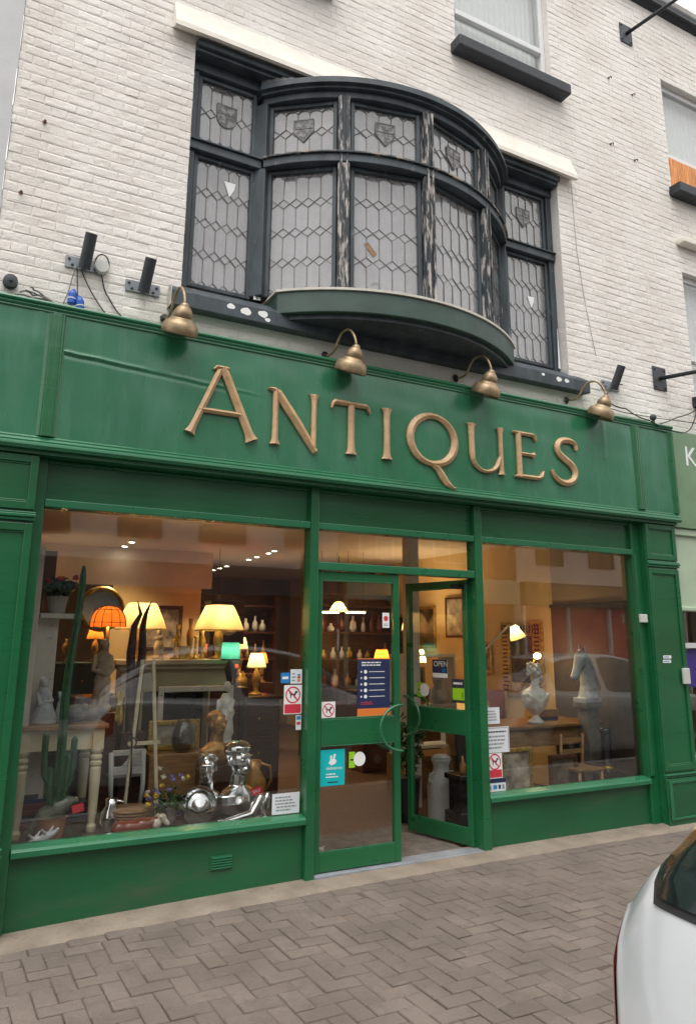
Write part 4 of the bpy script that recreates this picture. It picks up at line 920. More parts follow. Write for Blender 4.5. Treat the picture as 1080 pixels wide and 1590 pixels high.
# standing maiden on a stand
t0 = 1.06; solo(MB().box(1.09, 1.33, .98, 1.22, .346, t0), 'wooden_stand', 'mahogany', 'dark wooden stand under the standing nude statue', 'stand', bevel=.008)
mb = MB(); x, y = 1.20, 1.09; z = t0
mb.lathe([(.09, 0), (.09, .03), (.075, .05)], (x, y, z), 18)
mb.cap((x-.02, y, z+.04), (x+.0, y-.01, z+.22), .040, .048).cap((x+.03, y, z+.04), (x+.025, y-.01, z+.22), .040, .050).cap((x+.01, y, z+.22), (x+.01, y, z+.29), .064, .05).cap((x+.01, y, z+.29), (x+.005, y, z+.40), .046, .055).ell((x+.005, y-.03, z+.38), (.05, .028, .026))
mb.cap((x+.005, y, z+.42), (x+.005, y-.005, z+.455), .020, .018).ell((x+.012, y-.012, z+.495), (.029, .034, .040)).ell((x+.0, y+.012, z+.51), (.035, .035, .032)).cap((x-.055, y, z+.405), (x-.07, y-.02, z+.31), .019, .016).cap((x-.07, y-.02, z+.31), (x+.02, y-.06, z+.27), .016, .013).cap((x+.06, y, z+.405), (x+.08, y-.015, z+.31), .019, .016).cap((x+.08, y-.015, z+.31), (x+.01, y-.06, z+.24), .016, .013)
for k in range(7): a = k*.9; mb.cap((x+.05*math.cos(a), y+.05*math.sin(a), z+.05), (x+.035*math.cos(a+.5), y+.035*math.sin(a+.5), z+.24), .016, .010)
statue('maiden_statue', mb, 'plaster_tan', 'tan statue of a standing draped woman beside the tall lamp shades', vox=.006)
# distressed white door panel with geranium
solo(MB().box(.585, .64, .50, .75, .346, 2.23).box(.64, .80, .70, .75, .346, 1.78), 'timber_panel', 'white_wood', 'distressed white timber panel leaning at the left end of the window', 'panel', bevel=.006)
solo(MB().box(.66, .92, .60, .80, 1.74, 1.775), 'shelf', 'white_wood', 'pale shelf under the red geranium', 'shelf', bevel=.004)
def leaf_blob(mb, c, rad, n, size, seed, flat=.4):
    r_ = random.Random(seed)
    for k in range(n):
        d = Vector((r_.gauss(0, 1), r_.gauss(0, 1), r_.gauss(0, 1))).normalized(); p = Vector(c)+Vector((d.x*rad[0], d.y*rad[1], d.z*rad[2]))*r_.uniform(.45, 1)
        a = Vector((r_.gauss(0, 1), r_.gauss(0, 1), r_.gauss(0, .6))).normalized(); b = a.cross(d+Vector((.01, .02, .03))).normalized(); s = size*r_.uniform(.6, 1.2); m_ = a.cross(b)*s*.18
        mb.add([p-a*s, p+b*s*flat+m_, p+a*s, p-b*s*flat+m_], [(0, 1, 2), (0, 2, 3)])
    return mb
t_ = thing('geranium', (.775, .70, 1.776), 'potted geranium with red flowers high in the left window', 'pot plant')
MB().lathe([(.055, 0), (.07, .10), (.075, .10), (.075, .12), (.065, .12)], (.775, .70, 1.776), 16).build('pot', 'stone_grey', t_)
leaf_blob(MB(), (.775, .70, 1.96), (.12, .11, .08), 110, .035, 3, .8).build('foliage', 'leaf', t_)
for k, (dx, dz) in enumerate(((0, .04), (.10, .05), (-.08, .02), (.14, -.03))): leaf_blob(MB(), (.775+dx, .62, 1.98+dz), (.026, .02, .02), 26, .014, 30+k, .9).build('flower', 'petal_red', t_)
# antlers / carved horns
mb = MB(); x, y = 1.46, 1.10
for s in (-1, 1): mb.tube([(x+.02*s, y, .9), (x+.03*s, y, 1.25), (x+.045*s, y, 1.5), (x+.035*s, y, 1.7), (x+.02*s+.03, y-.01, 1.80), (x+.055*s+.03, y-.02, 1.90)], [.03, .035, .035, .026, .016, .004], 9)
mb.box(x-.09, x+.09, y-.08, y+.08, .346, .90); solo(mb, 'carved_horns', 'mahogany', 'pair of tall pointed wooden horns in front of the left lamp', 'carving', smooth=False, bevel=.004)
# things on the mantel shelf
table_lamp('small_lamp', (2.36, 1.42, 1.20), 'small lamp with a teal shade below the right cream lamp', .075, .085, .14, .30, 'shade_teal', 'iron', .8, (.6, 1, .8))
solo(MB().box(2.22, 2.50, 1.30, 1.52, .346, 1.198), 'pedestal', 'mahogany', 'dark pedestal carrying the small teal lamp', 'pedestal', bevel=.006)
mb = MB(); x, y, z = 1.78, 1.66, 1.431; mb.lathe([(.05, 0), (.05, .02), (.035, .03), (.045, .10), (.03, .16), (.035, .19)], (x, y, z), 14).ell((x, y-.01, z+.235), (.024, .028, .032)).cap((x-.035, y, z+.18), (x+.03, y-.04, z+.12), .012, .01)
statue('figurine', mb, 'plaster_tan', 'pale figurine on the mantelpiece right of the left lamp', 'figurine', .005)
for k, (x, h, lab) in enumerate(((1.93, .17, 'left of the two brass candlesticks on the mantelpiece'), (2.12, .20, 'right of the two brass candlesticks on the mantelpiece'))):
    solo(MB().lathe([(.04, 0), (.042, .008), (.015, .02), (.012, .06), (.02, .07), (.011, .08), (.011, h-.02), (.022, h-.01), (.022, h)], (x, 1.68, 1.431), 14), 'candlestick', 'gilt', lab, 'candlestick', smooth=True)
solo(MB().box(1.97, 2.06, 1.66, 1.70, 1.431, 1.545), 'carriage_clock', 'gilt', 'small square clock between the candlesticks', 'clock', bevel=.006)
# white chair
t_ = thing('small_chair', (1.42, .95, .345), 'small white painted chair with a cut-out back in the left window', 'chair')
for x in (1.285, 1.52): MB().tube([(x+(.025 if x < 1.4 else -.01), .92, .346), (x+.005, .90, .55), (x-.01, .89, .78)], [.015, .018, .020], 10).build('leg', 'enamel_white', t_, smooth=True)
for x in (1.30, 1.52): MB().tube([(x, 1.14, .346), (x, 1.10, .6)], .016, 8).build('leg', 'enamel_white', t_, smooth=True)
MB().box(1.27, 1.54, .90, 1.16, .60, .625).build('seat', 'enamel_white', t_, bevel=.006)
mb = MB().box(1.285, 1.53, .88, .905, .755, .795); mb.box(1.285, 1.53, .88, .905, .62, .68); mb.prism([(1.36, .88, .681), (1.53, .88, .681), (1.53, .88, .754), (1.42, .88, .754)], (0, .025, 0)); mb.build('backrest', 'enamel_white', t_, bevel=.005)
# iron stand
mb = MB().tube([(1.35, .60, .346), (1.36, .60, .70), (1.35, .60, .93), (1.33, .60, 1.0), (1.355, .60, 1.03)], .007, 7); mb.tube([(1.35+.035*math.cos(a), .60, .88+.035*math.sin(a)) for a in [2*PI*k/16 for k in range(17)]], .006, 6); mb.tube([(1.25, .55, .346), (1.355, .60, .45), (1.45, .55, .346)], .006, 6)
solo(mb, 'iron_stand', 'iron', 'thin wrought iron stand before the white chair', 'stand', smooth=True)
# box, picture, vase, bust
solo(MB().box(1.57, 2.04, .92, 1.22, .346, .74), 'wooden_chest', 'oak', 'pale wooden chest behind the flowers', 'chest', bevel=.008)
def framed(name, x0, x1, z0, z1, y, label, fm='gilt', pm_='picture_light', b=.04, axis='y', d=.03):
    c = ((x0+x1)/2, y, z0) if axis == 'y' else (y, (x0+x1)/2, z0); t_ = thing(name, c, label, 'picture'); mb = MB()
    for a0, a1, c0, c1 in ((x0, x0+b, z0, z1), (x1-b, x1, z0, z1), (x0+b, x1-b, z0, z0+b), (x0+b, x1-b, z1-b, z1)):
        mb.box(a0, a1, y-d, y, c0, c1) if axis == 'y' else mb.box(y-d, y, a0, a1, c0, c1)
    mb.build('frame', fm, t_, bevel=.008); mb = MB(); q = b*.7
    mb.box(x0+q, x1-q, y-d*.5, y-.002, z0+q, z1-q) if axis == 'y' else mb.box(y-d*.5, y-.002, x0+q, x1-q, z0+q, z1-q)
    mb.build('picture', pm_, t_); return t_
framed('framed_picture', 1.60, 2.02, .741, .97, 1.15, 'gold framed picture standing on the wooden chest')
t_ = thing('glass_vase', (1.84, .99, .741), 'ribbed dark glass vase on the wooden chest', 'vase'); MB().lathe([(.05, 0), (.075, .03), (.092, .09), (.085, .16), (.055, .22), (.045, .245), (.040, .245), (.05, .215), (.078, .15), (.083, .09), (.06, .02)], (1.84, .99, .741), 24).build('body', 'vase_glass', t_, smooth=True)
def bust_mb(x, y, z, s, turn=0, hair=1, cut=.12):
    ca, sa = math.cos(R(turn)), math.sin(R(turn)); q = lambda u, v, h: (x+s*(u*ca-v*sa), y+s*(u*sa+v*ca), z+s*h)   # v<0 is the face side
    mb = MB(); mb.loft([[q(rx*math.cos(a), ry*math.sin(a), h) for a in [2*PI*k/18 for k in range(18)]] for h, rx, ry in ((0, .075, .06), (.03, .12, .08), (.08, .155, .09), (.125, .15, .082), (.155, .10, .066), (.175, .055, .055))])
    mb.cap(q(0, .005, .15), q(.0, -.01, .235), .058*s, .052*s); e = lambda c, r_: mb.ell(q(*c), tuple(k*s for k in r_), (0, 0, turn))
    e((0, -.012, .315), (.062, .078, .088)); e((0, .02, .34), (.070, .074, .070)); e((0, -.03, .258), (.048, .052, .036)); e((0, -.092, .305), (.012, .022, .026)); e((0, -.083, .342), (.048, .014, .012)); e((0, -.082, .270), (.024, .014, .010)); e((-.030, -.078, .322), (.014, .010, .008)); e((.030, -.078, .322), (.014, .010, .008))
    for sd_ in (-1, 1): e((sd_*.064, .0, .31), (.010, .02, .026))
    r_ = random.Random(int(x*100))
    if hair == 1:
        for k in range(34):
            th, ph = r_.uniform(0, 2*PI), r_.uniform(.1, 1.25); d = Vector((math.sin(ph)*math.cos(th), math.sin(ph)*math.sin(th), math.cos(ph)))
            if d.y < -.55 and d.z < .6: continue
            e((d.x*.070, .012+d.y*.078, .335+d.z*.072), (.022, .022, .020))
    else:
        mb.loft([[q(rx*math.cos(a), .008+ry*math.sin(a), h) for a in [2*PI*k/18 for k in range(18)]] for h, rx, ry in ((.352, .072, .086), (.372, .082, .092), (.395, .080, .088), (.418, .058, .064), (.428, .02, .02))])
    return mb
statue('bronze_bust', bust_mb(2.05, .80, .66, .95, 18), 'bronze', 'golden brown bust of a young man behind the silver heads', 'bust', .006)
solo(MB().box(1.93, 2.17, .71, .91, .346, .66), 'plinth', 'mahogany', 'dark plinth under the golden brown bust', 'plinth', bevel=.006)
# flowers
t_ = thing('flower_bouquet', (1.58, .36, .346), 'bunch of white, violet and yellow flowers near the red cow', 'flowers')
MB().lathe([(.04, 0), (.055, .06), (.045, .12), (.05, .13)], (1.58, .36, .346), 14).build('vase', 'stone_dark', t_, smooth=True); leaf_blob(MB(), (1.58, .36, .52), (.13, .09, .10), 120, .04, 8, .25).build('foliage', 'leaf', t_)
r_ = random.Random(4)
for k in range(22):
    a, b = r_.uniform(-.15, .13), r_.uniform(.10, .34); mt = r_.choice(['petal_white', 'petal_purple', 'petal_yellow', 'petal_white', 'petal_purple'])
    leaf_blob(MB(), (1.56+a, .30+r_.uniform(-.03, .05), .40+b), (.018, .014, .016), 16, .014, 50+k, .8).build('flower', mt, t_)
# cow
mb = MB(); x, y, z = 1.30, .20, .346; mb.ell((x, y, z+.055), (.115, .05, .052)).ell((x+.07, y, z+.065), (.07, .048, .05)).ell((x-.08, y, z+.06), (.06, .048, .05)).cap((x+.11, y, z+.075), (x+.165, y-.01, z+.09), .036, .026)
for dx in (-.09, .07): mb.cap((x+dx, y-.035, z+.03), (x+dx+.06, y-.045, z+.014), .018, .012)
t_ = thing('lying_cow', (x, y, z), 'glossy red brown cow figurine with white head lying by the sill', 'figurine'); mb.build('body', 'cow_red', t_, remesh=.006)
mb = MB().ell((x+.185, y-.012, z+.10), (.034, .026, .03)).cap((x+.20, y-.012, z+.09), (x+.225, y-.02, z+.065), .022, .016).ell((x+.17, y-.04, z+.115), (.012, .02, .008)).ell((x+.17, y+.02, z+.115), (.012, .02, .008)).ell((x+.15, y-.02, z+.07), (.03, .03, .035)); mb.build('head', 'petal_white', t_, remesh=.005)
# birds, fish, grass
mb = MB(); x, y, z = .745, .16, .346
for dx, dz in ((-.045, .05), (.03, .07)): mb.ell((x+dx, y, z+dz), (.045, .02, .022), (0, -20, 0)).cap((x+dx+.035, y, z+dz+.015), (x+dx+.055, y, z+dz+.035), .014, .011).cap((x+dx-.01, y, z+dz+.01), (x+dx-.04, y-.02, z+dz+.045), .014, .006).cap((x+dx+.0, y, z+dz+.01), (x+dx+.03, y+.02, z+dz+.05), .014, .006)
mb.lathe([(.05, 0), (.045, .02), (.02, .05)], (x, y, z), 12); statue('bird_figurine', mb, 'statue_grey', 'pale blue grey pair of birds at the lower left of the window', 'figurine', .004)
mb = MB(); P_ = [(.70, .34, .43), (.76, .33, .49), (.84, .32, .545), (.90, .31, .575), (.965, .305, .585)]; mb.tube(P_, [.02, .055, .065, .045, .018], 14); mb.cap((.70, .34, .43), (.66, .35, .40), .03, .012).cap((.80, .33, .40), (.82, .33, .50), .03, .03).lathe([(.07, 0), (.06, .03), (.03, .06)], (.80, .33, .346), 14)
statue('fish_carving', mb, 'fish_green', 'grey green carved fish below the cream table', 'carving', .006)
solo(MB().obox((.955, .245, .545), (.035, 0, .008), (0, .001, 0), (-.006, 0, .024)), 'price_tag', 'red_print', 'red price tag hanging on the grey green fish', 'tag')
t_ = thing('grass_tuft', (.95, .2, .346), 'small green spiky plant by the foot of the cream table', 'plant'); mb = MB(); r_ = random.Random(9)
for k in range(70): a, l = r_.uniform(0, 2*PI), r_.uniform(.04, .13); p = Vector((.95, .22, .346)); d = Vector((math.cos(a)*.7, math.sin(a)*.4, 1)).normalized(); s = d.orthogonal().normalized()*.004; mb.add([p+d*.0+s, p-s, p+d*l], [(0, 1, 2)])
mb.build('blades', 'leaf', t_)
# polished silver group
t_ = thing('silver_shield', (1.77, .30, .346), 'round polished silver dish standing on edge by the flowers', 'dish')
ax = Vector((-.1, -1, .15)).normalized(); MB().lathe([(.0, .055), (.05, .05), (.085, .032), (.098, .012), (.125, .004), (.128, -.004), (.10, -.008), (.02, -.01)], (1.77, .30, .482), 36, ax).build('dish', 'chrome', t_, smooth=True); MB().tube([(1.77, .32, .42), (1.77, .40, .347)], .008, 6).build('easel', 'iron', t_)
statue('silver_bust', bust_mb(2.12, .50, .346, 1.22, 22, 0), 'chrome', 'larger polished silver bust with cap in the left window', 'bust', .005)
statue('silver_bust', bust_mb(1.90, .54, .36, 1.02, -20, 1), 'chrome', 'smaller polished silver bust beside the round dish', 'bust', .005)
solo(MB().box(1.80, 2.0, .43, .57, .346, .36), 'bust_base', 'black_paint', 'low black base under the smaller silver bust', 'base')
mb = MB().ell((2.20, .30, .42), (.05, .05, .075), (0, 12, 0)).cap((2.22, .28, .50), (2.14, .24, .40), .028, .03).cap((2.14, .24, .40), (1.95, .22, .372), .03, .024).ell((2.27, .32, .44), (.04, .04, .09), (0, 18, 0)); mb.cap((1.93, .20, .37), (1.88, .18, .39), .022, .012).cap((2.2, .3, .36), (2.23, .3, .37), .05, .05)
statue('silver_figure', mb, 'chrome', 'small reclining polished silver figure beside the sale tag', 'figure', .005)
t_ = thing('sale_tag', (2.16, .24, .535), 'red sale tag on the silver figure', 'tag'); MB().obox((2.165, .215, .555), (.042, 0, .01), (0, .001, 0), (-.008, 0, .022)).build('card', 'red_print', t_); text_mb('SALE', .028, (2.136, .2125, .540), (.97, 0, .22), (-.22, 0, .97), .0008).build('print', 'white_print', t_)
t_ = thing('easel', (1.43, .78, .346), 'tall pale wooden easel legs behind the white chair', 'easel')
for x0, x1 in ((1.36, 1.44), (1.60, 1.52)): MB().tube([(x0, .74, .346), (x1, .80, 1.45)], .017, 4).build('leg', 'cream_paint', t_)
MB().box(1.36, 1.60, .755, .775, .84, .865).build('rail', 'cream_paint', t_)
t_ = thing('empty_frame', (2.02, 1.28, .346), 'empty white wooden frame leaning before the mantelpiece', 'frame'); mb = MB()
for q in ((1.70, 1.745, .346, 1.22), (2.30, 2.345, .346, 1.22), (1.746, 2.299, 1.175, 1.22), (1.746, 2.299, .346, .39)): mb.box(q[0], q[1], 1.26, 1.29, q[2], q[3])
mb.build('frame', 'white_wood', t_, bevel=.006)
mb = MB(); x, y, z = 2.20, 1.04, .75
mb.lathe([(.075, 0), (.075, .03), (.05, .05), (.07, .14), (.06, .24), (.045, .30), (.055, .36), (.03, .42)], (x, y, z), 16).ell((x+.005, y-.01, z+.475), (.034, .038, .044)).cap((x-.06, y, z+.36), (x-.08, y-.03, z+.25), .018, .014).cap((x+.06, y, z+.36), (x+.02, y-.07, z+.28), .018, .014)
for k in range(8): mb.ell((x+.05*math.cos(k), y+.045*math.sin(k), z+.12+.025*k), (.03, .03, .04), n=8)
statue('plaster_figure', mb, 'marble', 'white plaster figure standing behind the brown bust', 'statue', .007)
solo(MB().box(2.08, 2.32, .93, 1.15, .346, .749), 'crate', 'oak', 'wooden crate under the white plaster figure', 'crate', bevel=.006)
mb = MB(); rows = []
for i in range(9): rows.append([(1.295+.05*math.sin(j*.7)*.5+j*.008, .93+.02*math.sin(i*1.1+j), 1.22-.028*i-.006*j*math.sin(i)) for j in range(7)])
mb.loft(rows, False, False); o = solo(mb, 'yellow_cloth', 'petal_yellow', 'fold of yellow cloth hanging beside the standing statue', 'cloth', smooth=True); sd_ = o.modifiers.new('solid', 'SOLIDIFY'); sd_.thickness = .006
for x, y, h, mt, lab in ((1.98, 1.78, .30, 'gilt', 'tall gilt vase at the back of the mantelpiece, left'), (2.10, 1.80, .36, 'bronze', 'tall bronze vase at the back of the mantelpiece'), (2.21, 1.78, .27, 'gilt', 'tall gilt vase at the back of the mantelpiece, right')):
    solo(MB().lathe([(.03, 0), (.032, .01), (.014, .03), (.03, h*.4), (.034, h*.6), (.014, h*.8), (.024, h)], (x, y, 1.431), 14), 'vase', mt, lab, 'vase', smooth=True)
framed('framed_picture', .60, 1.10, 1.55, 2.15, 4.25, 'dark framed picture hanging in the gloom at the left', 'mahogany', 'picture_dark', .05)
solo(MB().box(.47, 1.2, 4.26, 4.30, 0, 2.6), 'screen', 'mahogany', 'dark folding screen deep inside at the left', 'screen')
solo(MB().lathe([(.10, 0), (.11, .02), (.02, .05), (.018, .75), (.03, .78)], (2.38, 1.10, .346), 14), 'lamp_stand', 'iron', 'dark turned stand at the right end of the window', 'stand', smooth=True)
# dark furniture and cabinets inside at left
def cabinet(x0, x1, y0, y1, z0, z1, label, mat='mahogany', rows=3, cat='cabinet'):
    t_ = thing('cabinet', ((x0+x1)/2, y0, z0), label, cat); MB().box(x0, x1, y0+.02, y1, z0, z1).build('carcass', mat, t_, bevel=.008)
    MB().box(x0-.02, x1+.02, y0-.01, y1, z1+.001, z1+.03).build('top', mat, t_, bevel=.006)
    h = (z1-z0-.06)/rows
    for k in range(rows):
        d = MB().box(x0+.03, x1-.03, y0, y0+.019, z0+.04+k*h, z0+.03+(k+1)*h).build('drawer', mat, t_, bevel=.005)
        for u in (.3, .7): MB().ell((x0+(x1-x0)*u, y0-.012, z0+.04+(k+.5)*h), (.014, .014, .014), n=8).build('knob', 'gilt', d)
    return t_
cabinet(2.42, 3.2, 2.2, 2.7, 0, 1.02, 'dark chest of drawers inside, seen past the silver busts')
cabinet(.9, 1.9, 4.3, 4.8, 0, 1.3, 'tall dark cabinet deep inside at the left', 'cabinet_green', 4)
cabinet(3.2, 4.2, 5.2, 5.7, 0, 1.1, 'dark sideboard deep inside behind the door', 'mahogany', 3)
cabinet(4.9, 6.1, 3.5, 3.95, 0, .95, 'low wooden sideboard against the far right of the shop', 'mahogany', 2)
framed('framed_picture', 2.3, 3.0, 1.45, 2.05, 5.19, 'dark framed picture on the beam wall deep inside', 'mahogany', 'picture_light', .05)
struct(MB().box(2.05, 3.25, 5.195, 5.3, 0, 2.30), 'inner_wall', 'wall_cream')
framed('framed_picture', .9, 1.7, 1.6, 2.2, 9.19, 'gold framed picture on the far back wall', 'gilt', 'picture_dark', .06)
framed('framed_picture', 3.4, 4.3, 1.5, 2.2, 9.19, 'large dark picture on the far back wall behind the door', 'mahogany', 'picture_dark', .06)
for k, (x, y, z, sh, lab, pw) in enumerate(((5.28, 3.7, .98, 'shade_orange', 'small lamp with glowing orange shade on the sideboard behind the door', 10), (5.85, 3.7, .98, 'shade_cream', 'small lamp with yellow shade on the far right sideboard', 70), (3.5, 5.4, 1.131, 'shade_red', 'lamp with red pleated shade on the dark sideboard', 4), (3.95, 5.45, 1.131, 'shade_cream', 'lamp with cream shade on the dark sideboard', 5), (1.2, 4.5, 1.331, 'shade_white', 'lamp with white shade on the tall dark cabinet', 5))):
    table_lamp('table_lamp', (x, y, z), lab, .07, .115, .16, .42, sh, 'bronze', pw)
for k, (x, y, z, shd, lab, pw) in enumerate(((2.72, 2.45, 1.051, 'shade_red', 'small lamp with red shade on the dark chest of drawers', 4), (3.02, 2.45, 1.051, 'shade_white', 'small lamp with white shade at the right of the chest of drawers', 4), (1.75, 4.5, 1.331, 'shade_orange', 'small orange lamp on the tall dark cabinet', 4), (4.35, 5.6, 1.0, 'shade_orange', 'small orange lamp on a stand deep behind the doors', 5), (5.05, 2.66, 1.451, 'shade_cream', 'small lit lamp on top of the white shelf unit', 5))):
    table_lamp('table_lamp', (x, y, z), lab, .06, .10, .14, .34, shd, 'gilt', pw)
solo(MB().box(4.2, 4.5, 5.45, 5.75, 0, .999), 'lamp_table', 'mahogany', 'dark stand under the small orange lamp behind the doors', 'stand', bevel=.006)
for x, y, z, s_, mt, lab in ((2.50, 2.4, 1.051, 1.0, 'marble', 'pale urn at the left of the chest of drawers'), (2.88, 2.5, 1.051, .8, 'gilt', 'gilt urn between the lamps on the chest of drawers'), (3.35, 5.4, 1.131, 1.0, 'marble', 'pale urn on the dark sideboard'), (3.75, 5.4, 1.131, .9, 'gilt', 'gilt urn on the dark sideboard'), (1.45, 4.5, 1.331, 1.0, 'bronze', 'bronze urn on the tall dark cabinet'), (5.5, 3.7, .981, 1.0, 'marble', 'pale urn on the far right sideboard')):
    solo(MB().lathe([(.05*s_, 0), (.052*s_, .015*s_), (.02*s_, .04*s_), (.03*s_, .07*s_), (.075*s_, .15*s_), (.07*s_, .2*s_), (.035*s_, .24*s_), (.05*s_, .27*s_)], (x, y, z), 18), 'urn', mt, lab, 'urn', smooth=True)
# shelves of small things at the back of the door view
ORD = ['first', 'second', 'third', 'fourth', 'fifth', 'sixth', 'seventh', 'eighth', 'ninth', 'tenth', 'eleventh', 'twelfth', 'thirteenth', 'fourteenth', 'fifteenth', 'sixteenth']
cols = [('gilt', 'gilt'), ('marble', 'cream'), ('bronze', 'brown'), ('leather_red', 'dark red'), ('blue_print', 'blue'), ('enamel_white', 'white')]
def shelf_wall(x0, x1, y, seed, label, where, grp):
    sh = thing('display_shelves', ((x0+x1)/2, y, 0), label, 'shelves'); r_ = random.Random(seed)
    for x in (x0, x1): MB().box(x, x+.04, y, y+.3, 0, 2.3).build('side', 'mahogany', sh)
    MB().box(x0+.041, x1-.001, y+.285, y+.30, .02, 2.3).build('back', 'mahogany', sh)
    for z in (.4, .9, 1.3, 1.7, 2.1): MB().box(x0+.041, x1-.001, y, y+.284, z, z+.03).build('shelf', 'mahogany', sh)
    for z, nm in ((.93, 'second'), (1.33, 'third'), (1.73, 'fourth')):
        x = x0+.12; n_ = 0
        while x < x1-.08:
            mt, cn = r_.choice(cols); w_ = r_.uniform(.03, .06); h = r_.uniform(.12, .28)
            solo(MB().lathe([(w_*.6, 0), (w_, h*.2), (w_*.9, h*.55), (w_*.35, h*.75), (w_*.4, h)], (x, y+.12, z), 12), 'ornament', mt, f'{cn} vase ornament, {ORD[n_]} from left on the {nm} shelf {where}', 'ornament', grp, smooth=True); x += w_*2+r_.uniform(.03, .10); n_ += 1
shelf_wall(2.9, 4.7, 6.0, 21, 'open wooden shelves of bric-a-brac deep inside the shop', 'deep in the shop', 'vase ornaments on the back shelves')
shelf_wall(4.82, 6.30, 4.95, 33, 'open wooden shelves of bric-a-brac seen through the closed door', 'seen through the closed door', 'vase ornaments on the shelves behind the door')
# ------------------------------------------------------------------ more stock
def books(x, y, z, n, label, seed):
    t_ = thing('book_stack', (x, y, z), label, 'books'); r_ = random.Random(seed); h = z
    for k in range(n):
        th, w_, d_ = r_.uniform(.02, .04), r_.uniform(.08, .11), r_.uniform(.06, .08); a = r_.uniform(-.3, .3); c = Vector((x, y, h+th/2)); ux = Vector((math.cos(a), math.sin(a), 0)); uy = Vector((-math.sin(a), math.cos(a), 0))
        b_ = MB().obox(c, ux*w_, uy*d_, (0, 0, th/2-.001)).build('book', r_.choice(['leather_red', 'navy_print', 'oak', 'cabinet_green', 'mahogany']), t_, bevel=.003); MB().obox(c+uy*.002, ux*(w_-.006), uy*(d_+.0005), (0, 0, th/2-.005)).build('pages', 'petal_white', b_); h += th
books(1.02, .78, .346, 6, 'stack of old books under the cream table', 3); books(1.72, .62, .346, 4, 'stack of old books behind the flowers', 5); books(.72, .75, .346, 8, 'tall stack of books at the left under the table', 8)
def jug(x, y, z, s, mat, label):
    t_ = thing('jug', (x, y, z), label, 'jug'); MB().lathe([(.05*s, 0), (.055*s, .01*s), (.085*s, .08*s), (.08*s, .15*s), (.045*s, .21*s), (.05*s, .26*s), (.045*s, .26*s), (.035*s, .2*s)], (x, y, z), 20).build('body', mat, t_, smooth=True)
    MB().tube([(x+.045*s, y, z+.24*s), (x+.11*s, y, z+.22*s), (x+.12*s, y, z+.14*s), (x+.08*s, y, z+.08*s)], .009*s, 8).build('handle', mat, t_, smooth=True)
jug(1.36, 1.30, .346, 1.4, 'stone_dark', 'dark stoneware jug behind the white chair'); jug(1.62, 1.42, .346, 1.2, 'enamel_white', 'white enamel jug before the mantelpiece'); jug(2.33, .72, .346, 1.3, 'bronze', 'copper coloured jug at the right end of the window'); jug(1.20, .42, .346, .8, 'chrome', 'small pewter jug beside the table leg')
t_ = thing('wicker_basket', (1.33, .42, .346), 'round wicker basket on the window floor right of the table', 'basket')
for k in range(7): MB().lathe([(.10+.006*k, .02*k), (.112+.006*k, .02*k+.01), (.10+.006*k, .02*k+.02)], (1.33, .42, .346), 20).build('weave', 'oak', t_, smooth=True)
for k, (x, y, w_, h, mt, lab) in enumerate(((1.20, 1.48, .30, .42, 'picture_dark', 'small gilt framed picture leaning left of the mantelpiece'), (2.02, 1.62, .24, .30, 'picture_light', 'pale picture leaning inside the fireplace'), (2.36, 1.85, .36, .5, 'picture_dark', 'dark picture leaning at the right of the mantelpiece'))): framed('framed_picture', x-w_/2, x+w_/2, .347 if k < 2 else .9, .347+h if k < 2 else .9+h, y, lab, 'gilt', mt, .03)
t_ = thing('longcase_clock', (3.05, 3.6, 0), 'tall dark longcase clock inside beyond the window display', 'clock')
MB().box(2.86, 3.24, 3.5, 3.75, 0, .5).build('plinth', 'mahogany', t_, bevel=.01); MB().box(2.90, 3.20, 3.52, 3.75, .501, 1.55).build('trunk', 'mahogany', t_, bevel=.008); MB().box(2.84, 3.26, 3.48, 3.75, 1.551, 2.05).build('hood', 'mahogany', t_, bevel=.01); MB().lathe([(.15, 0), (.15, .01), (.13, .012)], (3.05, 3.479, 1.8), 28, (0, -1, 0)).build('dial', 'petal_white', t_)
t_ = thing('wall_mirror', (1.35, 4.2, 1.5), 'oval gilt mirror hanging in the middle of the shop', 'mirror')
MB().lathe([(.24, 0), (.27, .02), (.24, .035), (.215, .02)], (1.75, 4.29, 1.95), 32, (0, -1, 0), False).build('frame', 'gilt', t_, smooth=True); MB().lathe([(.22, .01), (.001, .011)], (1.75, 4.29, 1.95), 32, (0, -1, 0)).build('glass', 'chrome', t_)
def hanging(x, y, z, label, sh):
    t_ = thing('pendant_lamp', (x, y, z), label, 'pendant lamp'); MB().tube([(x, y, z+.15), (x, y, 2.8)], .005, 6).build('cord', 'cable_black', t_); MB().lathe([(.03, .15), (.06, .13), (.13, .02), (.14, 0)], (x, y, z), 24, (0, 0, 1), False).build('shade', sh, t_, smooth=True); MB().ell((x, y, z+.06), (.025, .025, .03)).build('bulb', 'bulb', t_); lamp_light('lamp_light', t_, (0, 0, .04), 8, WARM, .03)
hanging(3.3, 4.6, 1.95, 'lit red pendant lamp behind the closed door', 'shade_red'); hanging(5.1, 4.6, 2.0, 'lit cream pendant lamp deep behind the open door', 'shade_cream')
for k, (y0, y1, z0, z1, lab) in enumerate(((4.0, 4.5, 1.5, 2.1, 'gilt framed picture on the right wall behind the post'), (4.7, 5.3, 1.3, 2.0, 'larger dark picture on the right wall deep inside'), (2.75, 3.1, 1.2, 1.6, 'small gilt picture left of the fretwork mirror'))): framed('framed_picture', y0, y1, z0, z1, 6.377, lab, 'gilt', 'picture_dark', .04, 'x')
